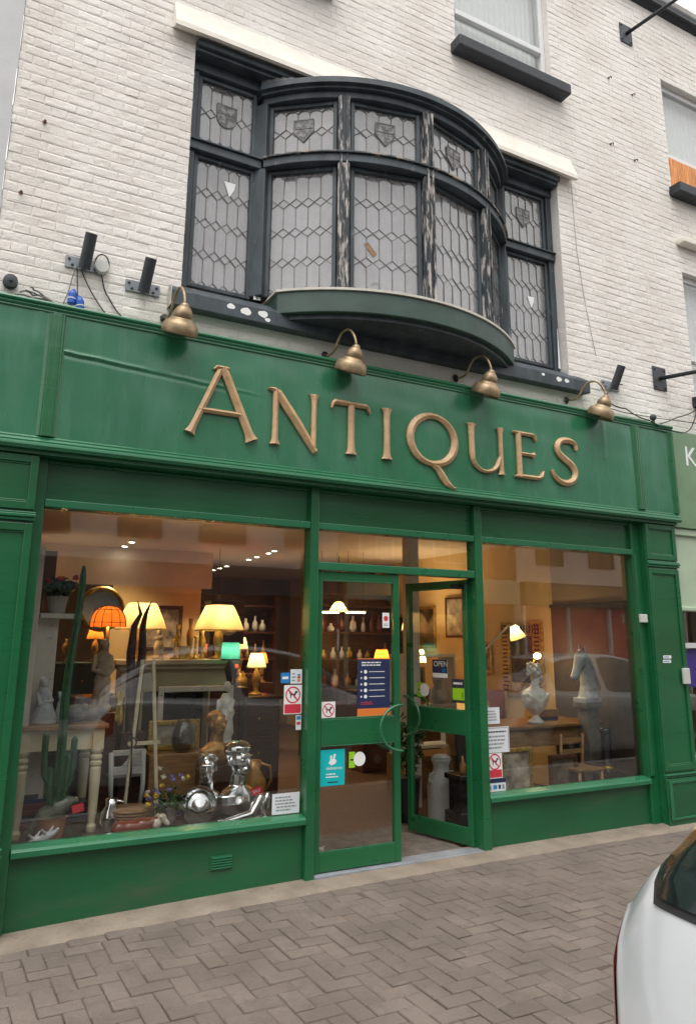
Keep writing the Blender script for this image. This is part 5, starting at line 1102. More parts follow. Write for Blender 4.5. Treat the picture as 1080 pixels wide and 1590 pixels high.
# ------------------------------------------------------------------ right window
t_ = thing('writing_desk', (5.45, 1.1, 0), 'pale wooden desk with a drawer and brass knob in the right window', 'desk')
MB().box(4.62, 6.22, .80, 1.45, .775, .805).build('desk_top', 'oak', t_, bevel=.006); MB().box(4.66, 6.16, .85, 1.42, .60, .774).build('apron', 'oak', t_, bevel=.004)
d = MB().box(4.72, 5.18, .832, .849, .535, .755).build('drawer', 'oak', t_, bevel=.005); MB().ell((4.95, .815, .645), (.016, .016, .016)).build('knob', 'gilt', d, smooth=True)
MB().box(4.68, 5.22, .85, 1.40, .50, .599).build('pedestal', 'oak', t_)
for x in (4.70, 6.12):
    for y in (.87, 1.38): MB().tube([(x, y, 0), (x, y, .60)], [.02, .03], 10).build('leg', 'oak', t_, smooth=True)
mb = MB(); x, y, z = 5.46, .98, .806
mb.lathe([(.085, 0), (.085, .015), (.06, .03), (.035, .06), (.03, .085), (.05, .10)], (x, y, z), 20); mb.loft([[(x+rx*math.cos(a), y+ry*math.sin(a), z+h) for a in [2*PI*k/18 for k in range(18)]] for h, rx, ry in ((.09, .05, .045), (.14, .12, .075), (.22, .165, .09), (.28, .16, .085), (.32, .11, .07), (.345, .05, .05))])
mb.cap((x, y, z+.33), (x+.01, y-.01, z+.42), .042, .040).ell((x+.02, y-.02, z+.49), (.058, .055, .075)).ell((x+.078, y-.03, z+.485), (.018, .014, .018)).ell((x+.06, y-.03, z+.445), (.03, .026, .02))
for k in range(26): a = k*2.4; h = .47+.0045*k; mb.ell((x-.005+.058*math.cos(a)*(1 if math.cos(a) < .3 else .6), y-.01+.06*math.sin(a), z+h), (.02, .02, .02), n=8)
for k in range(6): mb.tube([(x-.15+.02*k, y-.06, z+.29-.02*k), (x, y-.095, z+.20-.012*k), (x+.15-.02*k, y-.06, z+.29-.02*k)], .010, 6)
statue('marble_bust', mb, 'marble', 'cream marble bust of a curly haired youth on the desk', 'bust', .006)
t_ = thing('mantel_clock', (5.02, 1.28, .806), 'gilt mantel clock at the left end of the desk', 'clock'); MB().box(4.90, 5.14, 1.22, 1.34, .806, .85).build('base', 'black_marble', t_, bevel=.006); MB().prism([(4.93, 1.24, .851), (5.11, 1.24, .851), (5.09, 1.24, 1.0), (5.02, 1.24, 1.08), (4.95, 1.24, 1.0)], (0, .08, 0)).build('case', 'gilt', t_, bevel=.01); MB().lathe([(.055, 0), (.055, .006), (.05, .008)], (5.02, 1.238, .94), 22, (0, -1, 0)).build('dial', 'petal_white', t_)
books(5.78, 1.16, .806, 4, 'stack of books on the desk beneath the horse head', 15)
for k, (x0, x1, z1, y, lab) in enumerate(((4.62, 5.0, .66, .55, 'gilt framed picture leaning below the desk'), (5.15, 5.5, .58, .50, 'dark framed picture leaning below the desk near the sill'))): framed('framed_picture', x0, x1, .02, z1, y, lab, 'gilt' if k == 0 else 'mahogany', 'picture_light' if k == 0 else 'picture_dark', .04)
t_ = thing('side_chair', (5.55, .62, 0), 'pale wooden chair back standing before the desk', 'chair')
for x in (5.40, 5.68): MB().tube([(x, .60, 0), (x, .60, .45), (x, .57, .74)], .016, 8).build('leg', 'oak', t_, smooth=True); MB().tube([(x, .36, 0), (x, .36, .43)], .016, 8).build('leg', 'oak', t_, smooth=True)
MB().box(5.38, 5.70, .34, .62, .431, .455).build('seat', 'oak', t_, bevel=.006)
for z in (.56, .66): MB().box(5.416, 5.664, .575, .592, z, z+.04).build('rail', 'oak', t_, bevel=.004)
# horse head on column
mb = MB(); x, y, z = 5.98, .78, 1.00
mb.box(x-.11, x+.11, y-.09, y+.09, z, z+.05); mb.tube([(x+.02, y, z+.04), (x+.045, y, z+.16), (x+.03, y, z+.28), (x-.01, y, z+.40), (x-.04, y, z+.46)], [.105, .095, .085, .075, .06], 14)
mb.cap((x-.05, y, z+.455), (x-.135, y-.03, z+.34), .066, .050).cap((x-.135, y-.03, z+.34), (x-.20, y-.05, z+.265), .048, .040).ell((x-.205, y-.05, z+.255), (.044, .040, .036)).ell((x-.07, y-.02, z+.40), (.06, .05, .07), (0, 35, 0))
for sg in (-1, 1): mb.cap((x-.02, y+.038*sg, z+.50), (x-.025, y+.045*sg, z+.575), .022, .007).ell((x-.10, y-.02+.055*sg, z+.425), (.016, .010, .012)).ell((x-.225, y-.05+.026*sg, z+.262), (.012, .010, .010))
for k in range(9): mb.ell((x+.13-.017*k, y+.004*(k % 2), z+.14+.045*k), (.040, .026, .045), (0, -30, 0), n=8)
mb.ell((x-.055, y, z+.53), (.035, .02, .03), n=8)
statue('horse_head', mb, 'statue_grey', 'grey stone horse head at the right of the right window', 'statue', .007)
solo(MB().box(5.86, 6.10, .67, .89, 0, .04).box(5.90, 6.06, .71, .85, .04, .95).box(5.87, 6.09, .68, .88, .95, .999), 'pedestal', 'stone_dark', 'dark square pedestal under the horse head', 'pedestal', bevel=.006)
t_ = thing('column_lamp', (5.86, .45, 0), 'black column with a small gold band standing by the sill at right', 'column')
MB().box(5.76, 5.98, .36, .56, 0, .37).build('base', 'black_paint', t_, bevel=.01); MB().lathe([(.065, .371), (.065, .40), (.05, .42), (.048, .74), (.06, .76), (.06, .79)], (5.87, .46, 0), 20).build('shaft', 'black_paint', t_, smooth=True); MB().lathe([(.052, .415), (.056, .43), (.052, .445)], (5.87, .46, 0), 20).build('band', 'gilt', t_)
# anglepoise lamp
t_ = thing('anglepoise_lamp', (5.0, 1.15, .806), 'cream jointed desk lamp bending to the right', 'desk lamp')
MB().lathe([(.08, 0), (.08, .02), (.03, .03)], (5.0, 1.15, .806), 18).build('base', 'cream_paint', t_); mb = MB()
for dy in (-.012, .012): mb.tube([(5.0, 1.15+dy, .83), (4.92, 1.17+dy, 1.30), (5.03, 1.19+dy, 1.53), (5.34, 1.20+dy, 1.765)], .006, 6)
mb.tube([(5.34, 1.2, 1.765), (5.42, 1.2, 1.755)], .01, 6); mb.build('arm', 'cream_paint', t_)
MB().lathe([(.025, 0), (.04, .02), (.05, .05), (.085, .13), (.087, .14), (.08, .135), (.045, .05)], (5.41, 1.2, 1.765), 22, (.35, -.1, -1), False).build('shade', 'shade_white', t_, smooth=True); lamp_light('lamp_light', t_, (.435, .04, .90), 7, (1, .76, .46), .03)
# lit clip lamp
t_ = thing('clip_lamp', (5.86, 1.46, .806), 'small lit lamp with bare glowing bulb behind the marble bust', 'lamp')
MB().lathe([(.05, 0), (.05, .015), (.01, .03), (.01, .50), (.02, .52)], (5.80, 1.40, .806), 14).tube([(5.80, 1.40, 1.32), (5.84, 1.38, 1.42)], .01, 8).build('stand', 'gilt', t_); MB().ell((5.87, 1.37, 1.45), (.045, .035, .032)).build('bulb', 'bulb', t_, smooth=True); lamp_light('lamp_light', t_, (.02, -.16, .66), 4, (1, .72, .4), .04)
# leather chair
t_ = thing('leather_chair', (5.42, 1.75, 0), 'red leather chair with gilt studs behind the desk', 'chair')
mb = MB().box(5.27, 5.60, 1.60, 1.64, .75, 1.10); mb.build('backrest', 'leather_red', t_, bevel=.03, seg=4); MB().box(5.24, 5.62, 1.645, 2.05, .42, .50).build('seat', 'leather_red', t_, bevel=.02)
for x in (5.255, 5.605): MB().tube([(x, 1.62, 0), (x, 1.62, .7), (x, 1.61, 1.08)], .018, 10).build('leg', 'gilt', t_); MB().tube([(x, 2.02, 0), (x, 2.02, .42)], .018, 10).build('leg', 'gilt', t_)
# fretwork mirror on the right wall
t_ = framed('fret_mirror', 1.80, 2.55, .95, 1.84, 6.377, 'large gold fretwork mirror on the yellow wall of the right window', 'gilt', 'picture_dark', .17, 'x', .04); mb = MB()
for k in range(18):
    z = .97+.048*k
    for y in (1.84, 2.42): mb.box(6.333, 6.339, y, y+.09, z, z+.018)
for k in range(14): y = 1.84+.05*k; mb.box(6.333, 6.339, y, y+.02, 1.70, 1.80)
mb.build('fretwork', 'black_paint', t_)
framed('framed_picture', 3.25, 3.75, 1.65, 2.2, 6.377, 'small dark framed picture on the yellow wall seen through the open door', 'mahogany', 'picture_light', .03, 'x')
# shelf, pictures and churn by the open door
t_ = thing('white_shelf_unit', (5.0, 2.6, 0), 'white shelf unit of pictures behind the open door leaf', 'shelves')
MB().box(4.85, 4.88, 2.5, 2.8, 0, 1.45).build('side', 'enamel_white', t_); MB().box(5.57, 5.60, 2.5, 2.8, 0, 1.45).build('side', 'enamel_white', t_)
for z in (.4, .85, 1.42): MB().box(4.881, 5.569, 2.5, 2.8, z, z+.03).build('shelf', 'enamel_white', t_)
framed('framed_picture', 4.98, 5.22, .881, 1.30, 2.62, 'brown portrait on the white shelf unit', 'bronze', 'picture_dark', .03)
mb = MB(); x, y, z = 5.42, 2.62, .881; mb.lathe([(.10, 0), (.12, .05), (.09, .16), (.05, .2)], (x, y, z), 16).ell((x, y, z+.28), (.07, .08, .095)); statue('grey_bust', mb, 'statue_grey', 'grey carved head on the white shelf behind the open door', 'bust', .01)
t_ = thing('milk_churn', (4.32, 1.02, 0), 'white enamel milk churn standing inside the doorway', 'churn')
MB().lathe([(.125, .001), (.13, .02), (.13, .30), (.12, .36), (.075, .43), (.07, .47), (.09, .52), (.092, .53)], (4.32, 1.02, 0), 24).build('body', 'enamel_white', t_, smooth=True); MB().lathe([(.085, .531), (.088, .55), (.05, .57), (.02, .575)], (4.32, 1.02, 0), 20).build('lid', 'enamel_white', t_)
for s in (-1, 1): MB().tube([(4.32+s*.12, 1.0, .33), (4.32+s*.155, 1.0, .36), (4.32+s*.14, 1.0, .41), (4.32+s*.09, 1.0, .42)], .008, 6).build('handle', 'enamel_white', t_)
t_ = thing('marble_plinth', (4.36, .72, 0), 'black marble plinth inside the right display by the door', 'plinth')
MB().box(4.22, 4.52, .60, .84, 0, .14).build('foot', 'black_marble', t_, bevel=.01); MB().box(4.25, 4.49, .63, .81, .141, .40).build('block', 'black_marble', t_, bevel=.006); MB().box(4.22, 4.52, .60, .84, .401, .45).build('top', 'black_marble', t_, bevel=.01)
t_ = thing('bottle_stand', (4.37, .72, .451), 'black slate menu board on the marble plinth', 'board'); MB().obox((4.37, .74, .66), (.075, 0, 0), (0, .008, 0), (0, .02, .20)).build('board', 'black_paint', t_)
solo(MB().lathe([(.028, 0), (.03, .02), (.03, .08), (.012, .11), (.011, .15)], (4.30, .66, .451), 14), 'bottle', 'bronze', 'small amber bottle on the marble plinth', 'bottle', smooth=True)
solo(MB().lathe([(.03, 0), (.034, .03), (.02, .05)], (4.42, .65, .451), 14), 'candle', 'red_print', 'small red candle on the marble plinth', 'candle', smooth=True)
t_ = thing('pot_plant', (4.02, 1.15, 0), 'leafy plant in a dark pot just inside the open door', 'pot plant'); MB().lathe([(.10, 0), (.13, .36), (.14, .38), (.12, .38)], (4.02, 1.15, 0.001), 18).build('pot', 'black_paint', t_, smooth=False)
leaf_blob(MB(), (4.02, 1.13, .68), (.17, .16, .30), 260, .05, 12, .45).build('foliage', 'leaf', t_); MB().tube([(4.02, 1.15, .36), (4.03, 1.14, .8)], .012, 6).build('stem', 'mahogany', t_)
# floor mosaic behind the left door
t_ = thing('rolled_paper', (2.84, .6, .0), 'crumpled pale paper lying on the floor behind the closed door', 'paper'); leaf_blob(MB(), (2.80, .55, .03), (.10, .05, .02), 40, .022, 77, .6).build('paper', 'white_wood', t_)
solo(MB().box(2.55, 3.9, .11, 1.0, .001, .008), 'door_mat', 'stone_dark', 'dark mat inside the doorway', 'mat')
solo(MB().box(4.5, 5.3, 1.9, 2.3, .001, .42), 'wooden_crate', 'oak', 'low wooden crate under the desk', 'crate', bevel=.008)

# ================================================================== NOTICES AND STICKERS
def sticker(name, O, ex, ez, w_, h, mat, label, prints=(), cat='sticker', th=.0012):
    O, ex, ez = Vector(O), Vector(ex).normalized(), Vector(ez); n = ex.cross(ez)
    t_ = thing(name, O, label, cat); MB().obox(O+ex*w_/2+ez*h/2, ex*w_/2, n*th/2, ez*h/2).build('sheet', mat, t_)
    at = lambda u, v, d=.0: O+ex*u*w_+ez*v*h+n*(th/2+.0006+d)
    for p in prints:
        k, m_ = p[0], p[1]; mb = MB()
        if k == 'bar': _, _, u0, u1, v0, v1 = p; mb.prism([at(u0, v0), at(u1, v0), at(u1, v1), at(u0, v1)], n*.0004)
        elif k == 'ring':
            _, _, cu, cv, r_, wd = p; C_ = at(cu, cv); q = [(ex*math.cos(a)+ez*math.sin(a)) for a in [2*PI*i/28 for i in range(29)]]; mb.loft([[C_+d*r_, C_+d*(r_-wd), C_+d*(r_-wd)+n*.0006, C_+d*r_+n*.0006] for d in q], False)
            d = (ex-ez).normalized(); s = d.cross(n)*wd*.45; mb.prism([C_-d*r_*.95+s, C_+d*r_*.95+s, C_+d*r_*.95-s, C_-d*r_*.95-s], n*.0009)
        elif k == 'disc': _, _, cu, cv, r_ = p; C_ = at(cu, cv); mb.prism([C_+(ex*math.cos(a)+ez*math.sin(a))*r_ for a in [2*PI*i/24 for i in range(24)]], n*.0004)
        elif k == 'dog':
            _, _, cu, cv, s = p; C_ = at(cu, cv, .0002)
            for poly in ([(-.55, -.05), (.45, -.02), (.5, .25), (-.5, .2)], [(-.55, -.6), (-.38, -.6), (-.34, .1), (-.55, .1)], [(.22, -.6), (.38, -.6), (.45, .1), (.25, .1)], [(.3, .1), (.5, .05), (.75, .35), (.95, .4), (.92, .58), (.55, .72), (.4, .55)], [(-.55, .1), (-.48, .2), (-.78, .55), (-.84, .5)]): mb.prism([C_+ex*u*s+ez*v*s for u, v in poly], n*.0003)
        elif k == 'text':
            _, _, u, v, size, body = p; q = text_mb(body, size, at(u, v, .0002), ex, ez, .0006); mb.add(q.v, q.f)
        elif k == 'lines':
            _, _, u0, u1, v0, v1, cnt, seed = p; r_ = random.Random(seed)
            for i in range(cnt):
                v = v1+(v0-v1)*(i+.5)/cnt; x = u0+(u1-u0)*r_.uniform(0, .08); xe = u1-(u1-u0)*r_.uniform(0, .3)
                while x < xe: q = min(xe, x+(u1-u0)*r_.uniform(.08, .2)); hh = (v1-v0)/cnt*.22; mb.prism([at(x, v-hh), at(q, v-hh), at(q, v+hh), at(x, v+hh)], n*.0003); x = q+(u1-u0)*.03
        elif k == 'poly': mb.prism([at(u, v) for u, v in p[2]], n*.0005)
        o = mb.build('print', m_, t_)
        if k in ('lines', 'text'): o['kind'] = 'stuff'
    return t_
EX, EZ = (1, 0, 0), (0, 0, 1); YG = .0345; YD = .0068
def nodogs(O, w_, h, label, ex=EX, wide=True): return sticker('no_dogs_sign', O, ex, EZ, w_, h, 'white_print', label, [('bar', 'red_print', .04, .96, .03, .34), ('lines', 'white_print', .12, .88, .05, .32, 3, 5), ('dog', 'ink', .5, .66, w_*.28), ('ring', 'red_print', .5, .66, w_*.42, w_*.07)], 'sign')
sticker('card_sticker', (2.25, YG, 1.30), EX, EZ, .068, .072, 'blue_print', 'small blue card sticker on the left window, top row left', [('bar', 'white_print', .15, .85, .38, .62)])
sticker('card_sticker', (2.325, YG, 1.295), EX, EZ, .092, .10, 'paper', 'white payment card sticker on the left window, top row right', [('lines', 'ink_grey', .1, .5, .1, .8, 3, 2), ('bar', 'red_print', .6, .85, .35, .52), ('bar', 'orange_print', .6, .85, .14, .3), ('bar', 'blue_print', .6, .85, .56, .66)])
nodogs((2.278, YG, 1.085), .14, .20, 'red and white no dogs sign on the left window')
sticker('card_sticker', (2.375, YG, .975), EX, EZ, .042, .10, 'paper', 'narrow card sticker below the no dogs sign', [('bar', 'blue_print', .1, .9, .7, .95), ('bar', 'red_print', .15, .85, .35, .55)])
sticker('paper_notice', (2.208, YG, .425), EX, EZ, .208, .135, 'paper', 'white printed notice in the bottom corner of the left window', [('lines', 'ink_grey', .1, .9, .12, .88, 5, 8)], 'notice')
sticker('no_dogs_sign', (2.566, YD, 1.045), EX, EZ, .112, .118, 'white_print', 'square white no dogs sticker on the closed door', [('dog', 'mahogany', .5, .5, .034), ('ring', 'red_print', .5, .5, .048, .007)], 'sign')
sticker('safety_poster', (2.862, YD, 1.04), EX, EZ, .285, .43, 'navy_print', 'navy and orange poster on the closed door', [('bar', 'orange_print', 0, 1, 0, .15), ('bar', 'orange_print', 0, 1, .985, 1), ('lines', 'white_print', .1, .85, .86, .95, 2, 11)]+[('disc', 'white_print', .25, .77-.105*k, .014) for k in range(5)]+[('bar', 'white_print', .36, .84, .765-.105*k, .775-.105*k) for k in range(5)]+[('bar', 'white_print', .10, .14, .755-.105*k, .785-.105*k) for k in range(5)]+[('lines', 'red_print', .1, .5, .21, .27, 2, 3), ('lines', 'white_print', .12, .9, .05, .10, 1, 4)], 'poster')
sticker('service_sticker', (3.085, YD, 1.70), EX, EZ, .062, .115, 'white_print', 'small white and red sticker high on the closed door', [('disc', 'red_print', .5, .62, .02), ('lines', 'ink_grey', .15, .85, .1, .3, 2, 3)])
sticker('delivery_sticker', (2.560, YD, .585), EX, EZ, .20, .245, 'teal_print', 'turquoise delivery sticker low on the closed door', [('poly', 'white_print', [(.33, .62), (.46, .56), (.62, .60), (.66, .70), (.58, .74), (.64, .86), (.56, .88), (.50, .74), (.46, .74), (.48, .84), (.40, .84), (.40, .70)]), ('text', 'white_print', .24, .44, .034, 'deliveroo'), ('bar', 'ink', .30, .72, .08, .11), ('lines', 'white_print', .2, .8, .2, .36, 2, 2)])
sticker('rating_sticker', (2.795, YD, .695), EX, EZ, .05, .11, 'lime_print', 'lime and white hygiene style sticker on the closed door', [('bar', 'ink', .2, .8, .45, .55), ('disc', 'white_print', 1.75, .52, .05)])
sticker('paper_notice', (4.068, YG, .94), EX, EZ, .16, .13, 'paper', 'upper white notice on the right window', [('lines', 'ink_grey', .1, .85, .15, .85, 4, 18)], 'notice')
sticker('paper_notice', (4.070, YG, .715), EX, EZ, .25, .20, 'paper', 'larger white notice with black heading on the right window', [('lines', 'ink', .06, .9, .74, .88, 1, 28), ('lines', 'ink_grey', .08, .92, .12, .70, 4, 38), ('bar', 'ink', .03, .97, .95, .965), ('bar', 'ink', .955, .97, .05, .95)], 'notice')
nodogs((4.085, YG, .52), .15, .19, 'red and white no dogs sign on the right window')
sticker('card_sticker', (4.075, YG, .42), EX, EZ, .19, .098, 'paper', 'white payment sticker strip with blue band low on the right window', [('bar', 'navy_print', 0, 1, .66, 1), ('bar', 'blue_print', .32, .52, .18, .5), ('bar', 'navy_print', .6, .72, .18, .5), ('bar', 'ink_grey', .8, .92, .15, .5), ('bar', 'ink_grey', .1, .22, .15, .5)])
sticker('strip_sticker', (4.055, YG, 1.29), EX, EZ, .042, .36, 'paper', 'narrow vertical blue and white sticker beside the door on the right window', [('bar', 'blue_print', 0, 1, .8, 1), ('bar', 'navy_print', 0, 1, .60, .72), ('lines', 'blue_print', .2, .8, .05, .5, 7, 5)])
a_ = R(-78); DX = Vector((math.cos(a_), math.sin(a_), 0)); DN = Vector((math.sin(a_), -math.cos(a_), 0)); DO = Vector((3.955, .055, .027))
dp = lambda lx, z: DO+DX*lx+DN*.0055+Vector((0, 0, z))
sticker('open_sign', dp(-.42, 1.27), DX, EZ, .17, .15, 'white_print', 'blue and white OPEN sign on the open door', [('bar', 'ink', 0, 1, .55, 1), ('bar', 'navy_print', .0, 1, .25, .55), ('bar', 'blue_print', .65, .9, .3, .5), ('text', 'white_print', .09, .62, .062, 'OPEN')], 'sign')
sticker('rating_sign', dp(-.20, 1.075), DX, EZ, .15, .19, 'ink', 'black and lime green rating sign on the open door', [('bar', 'lime_print', .04, .96, .12, .62), ('bar', 'ink', .72, .84, .2, .45), ('lines', 'white_print', .1, .9, .72, .92, 1, 3)], 'sign')
sticker('rating_sticker', dp(-.61, 1.10), DX, EZ, .07, .12, 'lime_print', 'lime and white round sticker on the open door', [('disc', 'white_print', 1.3, .5, .055), ('bar', 'ink', .2, .8, .45, .55)])
sticker('wall_sticker', (6.10, -.1005, 1.455), EX, EZ, .11, .028, 'white_print', 'upper of two tiny white stickers on the right pilaster', [('lines', 'blue_print', .05, .95, .1, .9, 1, 2)])
sticker('wall_sticker', (6.09, -.1005, 1.415), EX, EZ, .11, .028, 'white_print', 'lower of two tiny white stickers on the right pilaster', [('lines', 'blue_print', .05, .95, .1, .9, 1, 3)])
sticker('wall_sticker', (.13, -.1005, 1.60), EX, EZ, .075, .13, 'white_print', 'red topped sticker on the left pilaster at the edge', [('bar', 'red_print', 0, 1, .6, 1)])

# ================================================================== NEIGHBOUR SHOP ON THE RIGHT
nb = thing('green_shop', (8.5, 0, 0), 'pale green neighbouring shopfront with a white lettered sign at the right edge', 'shopfront')
fa = MB().box(6.455, 11, -.085, .05, 2.735, 3.762).build('fascia', 'neigh_green', nb, bevel=.004)
text_mb('Ki', .30, (6.70, -.0865, 3.40), depth=.003).build('letter', 'white_print', fa)
MB().box(6.45, 11, -.06, .05, 2.66, 2.734).build('cornice', 'neigh_pale', nb, bevel=.01); MB().box(6.432, 11, -.03, .05, 1.95, 2.659).build('upper_panel', 'neigh_pale', nb)
MB().box(6.43, 11, -.075, .05, 1.905, 1.949).build('ledge', 'neigh_pale', nb, bevel=.01)
for x in (6.43, 7.55, 8.7, 9.85): MB().box(x, x+.055, -.03, .05, .5, 1.904).build('frame_post', 'enamel_white', nb, bevel=.004)
for z in (.5, 1.55): MB().box(6.486, 11, -.028, .05, z, z+.05).build('frame_rail', 'enamel_white', nb)
MB().box(6.43, 11, -.03, .05, -.1, .499).build('stallriser', 'neigh_pale', nb)
MB().box(6.48, 11, .02, .026, .55, 1.90).build('pane', 'window_glass', nb)
struct(MB().box(6.56, 11, .10, 2.5, -.05, -.0).box(6.56, 11, 2.5, 2.6, 0, 2.7).box(6.56, 11, .1, 2.5, 2.7, 2.8).box(10.9, 11, .1, 2.5, 0, 2.7), 'neighbour_room', 'wall_dim')
t_ = thing('window_poster', (6.6, .016, 1.18), 'purple poster in the neighbouring green shop window', 'poster'); MB().box(6.49, 6.80, .012, .017, 1.18, 1.54).build('sheet', 'purple_print', t_)

# ================================================================== PARKED CARS
def crom(p0, p1, p2, p3, u): return .5*((2*p1)+(p2-p0)*u+(2*p0-5*p1+4*p2-p3)*u*u+(3*p1-p0-3*p2+p3)*u**3)
def make_car(name, loc, label, body, flip=1, zk=1.0):
    t_ = thing(name, loc, label, 'car'); X, Y, Z = loc
    # x, bottom, half width, shoulder z, roof half width, top z
    ST = [(.00, .42, .62, .62, .50, .70), (.03, .30, .76, .72, .62, .86), (.09, .25, .83, .88, .66, 1.035), (.16, .23, .855, .955, .655, 1.115), (.34, .22, .87, .985, .64, 1.225), (.58, .20, .878, .985, .615, 1.335), (.88, .19, .88, .975, .595, 1.445), (1.35, .18, .885, .955, .60, 1.50), (2.0, .18, .885, .935, .60, 1.495), (2.6, .18, .885, .92, .585, 1.40), (3.05, .18, .88, .91, .60, 1.14), (3.3, .18, .88, .90, .68, .99), (3.7, .19, .86, .86, .70, .92), (4.0, .21, .82, .80, .66, .84), (4.18, .25, .72, .68, .58, .74), (4.26, .34, .58, .56, .46, .62)]
    def half(p):
        x, zb, w_, zs, wr, zt = p
        return [(0, zb), (w_*.82, zb), (w_*.965, zb+.05), (w_*.985, zb+(zs-zb)*.35), (w_, zb+(zs-zb)*.62), (w_*.985, zs-.045), (w_*.945, zs), (wr+(w_*.945-wr)*.42, zs+(zt-zs)*.52), (wr, zt-min(.055, (zt-zs)*.3)), (wr*.80, zt-.012), (0, zt)]
    NT = 10
    def S(x, t):
        i = 0
        while i < len(ST)-2 and ST[i+1][0] < x: i += 1
        u = (x-ST[i][0])/(ST[i+1][0]-ST[i][0]); g_ = lambda k: ST[max(0, min(len(ST)-1, k))]
        A_ = [g_(i-1), g_(i), g_(i+1), g_(i+2)]; p = [x]+[A_[1][k]+(A_[2][k]-A_[1][k])*u*.5+.5*crom(A_[0][k], A_[1][k], A_[2][k], A_[3][k], u)-.5*A_[1][k] for k in range(1, 6)]
        p = [x]+[.5*(A_[1][k]+(A_[2][k]-A_[1][k])*u)+.5*crom(A_[0][k], A_[1][k], A_[2][k], A_[3][k], u) for k in range(1, 6)]
        h = half(p); s = 1 if t >= 0 else -1; t = abs(t); t = min(t, NT-1e-6); j = int(t); v = t-j; q = lambda k: h[max(0, min(NT, k))] if k <= NT else (-h[2*NT-k][0], h[2*NT-k][1])
        y = crom(q(j-1)[0], q(j)[0], q(j+1)[0], q(j+2)[0], v); z = crom(q(j-1)[1], q(j)[1], q(j+1)[1], q(j+2)[1], v)
        bow = .10*(1-(y/.9)**2) if x < .7 else 0
        return Vector((x-bow*(max(0, .7-x)/.7), s*y, z))
    W_ = lambda p: Vector((X+flip*p.x, Y+p.y, Z+p.z*zk))
    def off(x, t, d):
        a, b = S(x+.004, t)-S(max(0, x-.004), t), S(x, t+.01)-S(x, t-.01); n = a.cross(b).normalized(); c = S(x, t)
        if n.dot(c-Vector((c.x if .4 < x < 3.8 else 2.1, 0, .6))) < 0: n = -n
        return W_(c+n*d)
    xs_ = sorted({0.0, 4.26} | {.0+.02*i for i in range(40)} | {.8+.08*i for i in range(43)}); xs_ = [x for x in xs_ if x <= 4.26]
    rings = []
    for x in xs_: rings.append([W_(S(x, t)) for t in [NT*i/40 for i in range(41)]]+[W_(S(x, -t)) for t in [NT*i/40 for i in range(39, 0, -1)]])
    MB().loft(rings, True).build('body', body, t_, smooth=True)
    def patch(nm, mat, x0, x1, t0, t1, d, rc=.25, n=22, both=True, full=False, xb=None):
        for s in ((1,) if full else (1, -1)):
            vs_ = []; fs = []
            for j in range(n+1):
                for i in range(n+1):
                    u, v = i/n*2-1, j/n*2-1
                    lim = 1-rc+rc*math.sqrt(max(0, 1-max(0, (abs(v)-1+rc)/rc)**2)); uu = u*lim
                    x = x0+(x1-x0)*(uu+1)/2; tv = (v+1)/2
                    if full: tt = v*(NT-t0); t = (NT-abs(tt))*(1 if tt >= 0 else -1); t = t if abs(t) > .01 else .01
                    else: t = s*(t0+(t1-t0)*tv)
                    vs_.append(off(x, t, d))
            for j in range(n):
                for i in range(n): a = j*(n+1)+i; fs.append((a, a+1, a+n+2, a+n+1))
            MB().add(vs_, fs).build(nm, mat, t_, smooth=True)
    def cross(nm, mat, x0, x1, t0, d, rc=.22, n=40, zb=0):   # a window across the car from side to side
        vs_ = []; fs = []
        for j in range(n+1):
            v = j/n*2-1
            for i in range(25):
                u = i/24*2-1; lim = 1-rc+rc*math.sqrt(max(0, 1-max(0, (abs(u)-1+rc)/rc)**2)); vv = v*lim
                t = t0+(NT-t0)*(1-abs(vv)); xa = x0
                if zb:
                    lo, hi = .03, .6
                    for _ in range(18):
                        md = (lo+hi)/2
                        if S(md, t).z < zb: lo = md
                        else: hi = md
                    xa = lo
                x = xa+(x1-xa)*(u+1)/2; q = off(x, t if vv >= 0 else -t, d); vs_.append(q)
        for j in range(n):
            for i in range(24): a = j*25+i; fs.append((a, a+1, a+26, a+25))
        MB().add(vs_, fs).build(nm, mat, t_, smooth=True)
    cross('rear_seal', 'rubber', .135, .80, 7.55, .003, zb=.995); cross('rear_window', 'car_dark', .155, .78, 7.68, .006, zb=1.012)
    cross('front_seal', 'rubber', 2.62, 3.26, 6.9, .003); cross('windscreen', 'car_dark', 2.66, 3.22, 7.05, .006)
    patch('side_window', 'car_dark', .62, 1.55, 6.15, 8.0, .005, .3); patch('side_window', 'car_dark', 1.66, 2.62, 6.15, 8.0, .005, .3)
    patch('shut_line', 'rubber', .235, .241, 3.2, 7.2, .0015, .02, 14); patch('shut_line', 'rubber', 1.60, 1.607, 2.2, 6.0, .0015, .02, 14)
    patch('tail_lamp', 'lamp_red', .015, .20, 4.0, 5.0, .006, .3); patch('head_lamp', 'upvc', 3.95, 4.18, 4.5, 5.6, .006, .4)
    for x in (.78, 3.42):
        for s in (-1, 1):
            c = W_(Vector((x, s*.80, .315))); wh = MB().lathe([(.20, -.09), (.30, -.09), (.318, -.06), (.318, .06), (.30, .09), (.20, .09)], c, 32, (0, s, 0)).build('wheel', 'rubber', t_, smooth=False)
            MB().lathe([(.205, .088), (.19, .07), (.06, .08), (.05, .095), (0.001, .095)], c, 28, (0, s, 0)).build('rim', 'rim', wh)
            MB().lathe([(.385, .078), (.385, .0835), (.32, .0835)], c, 32, (0, s, 0)).build('arch', 'rubber', t_)
    return t_
pm('car_dark', (.012, .016, .018), .06, var=.1, bump=0, coat=.6, rv=.02, spec=.6)
make_car('parked_car', (1.64, -4.31, ROAD_Z), 'white hatchback parked at the kerb, rear corner at lower right', 'car_white', zk=1.15)
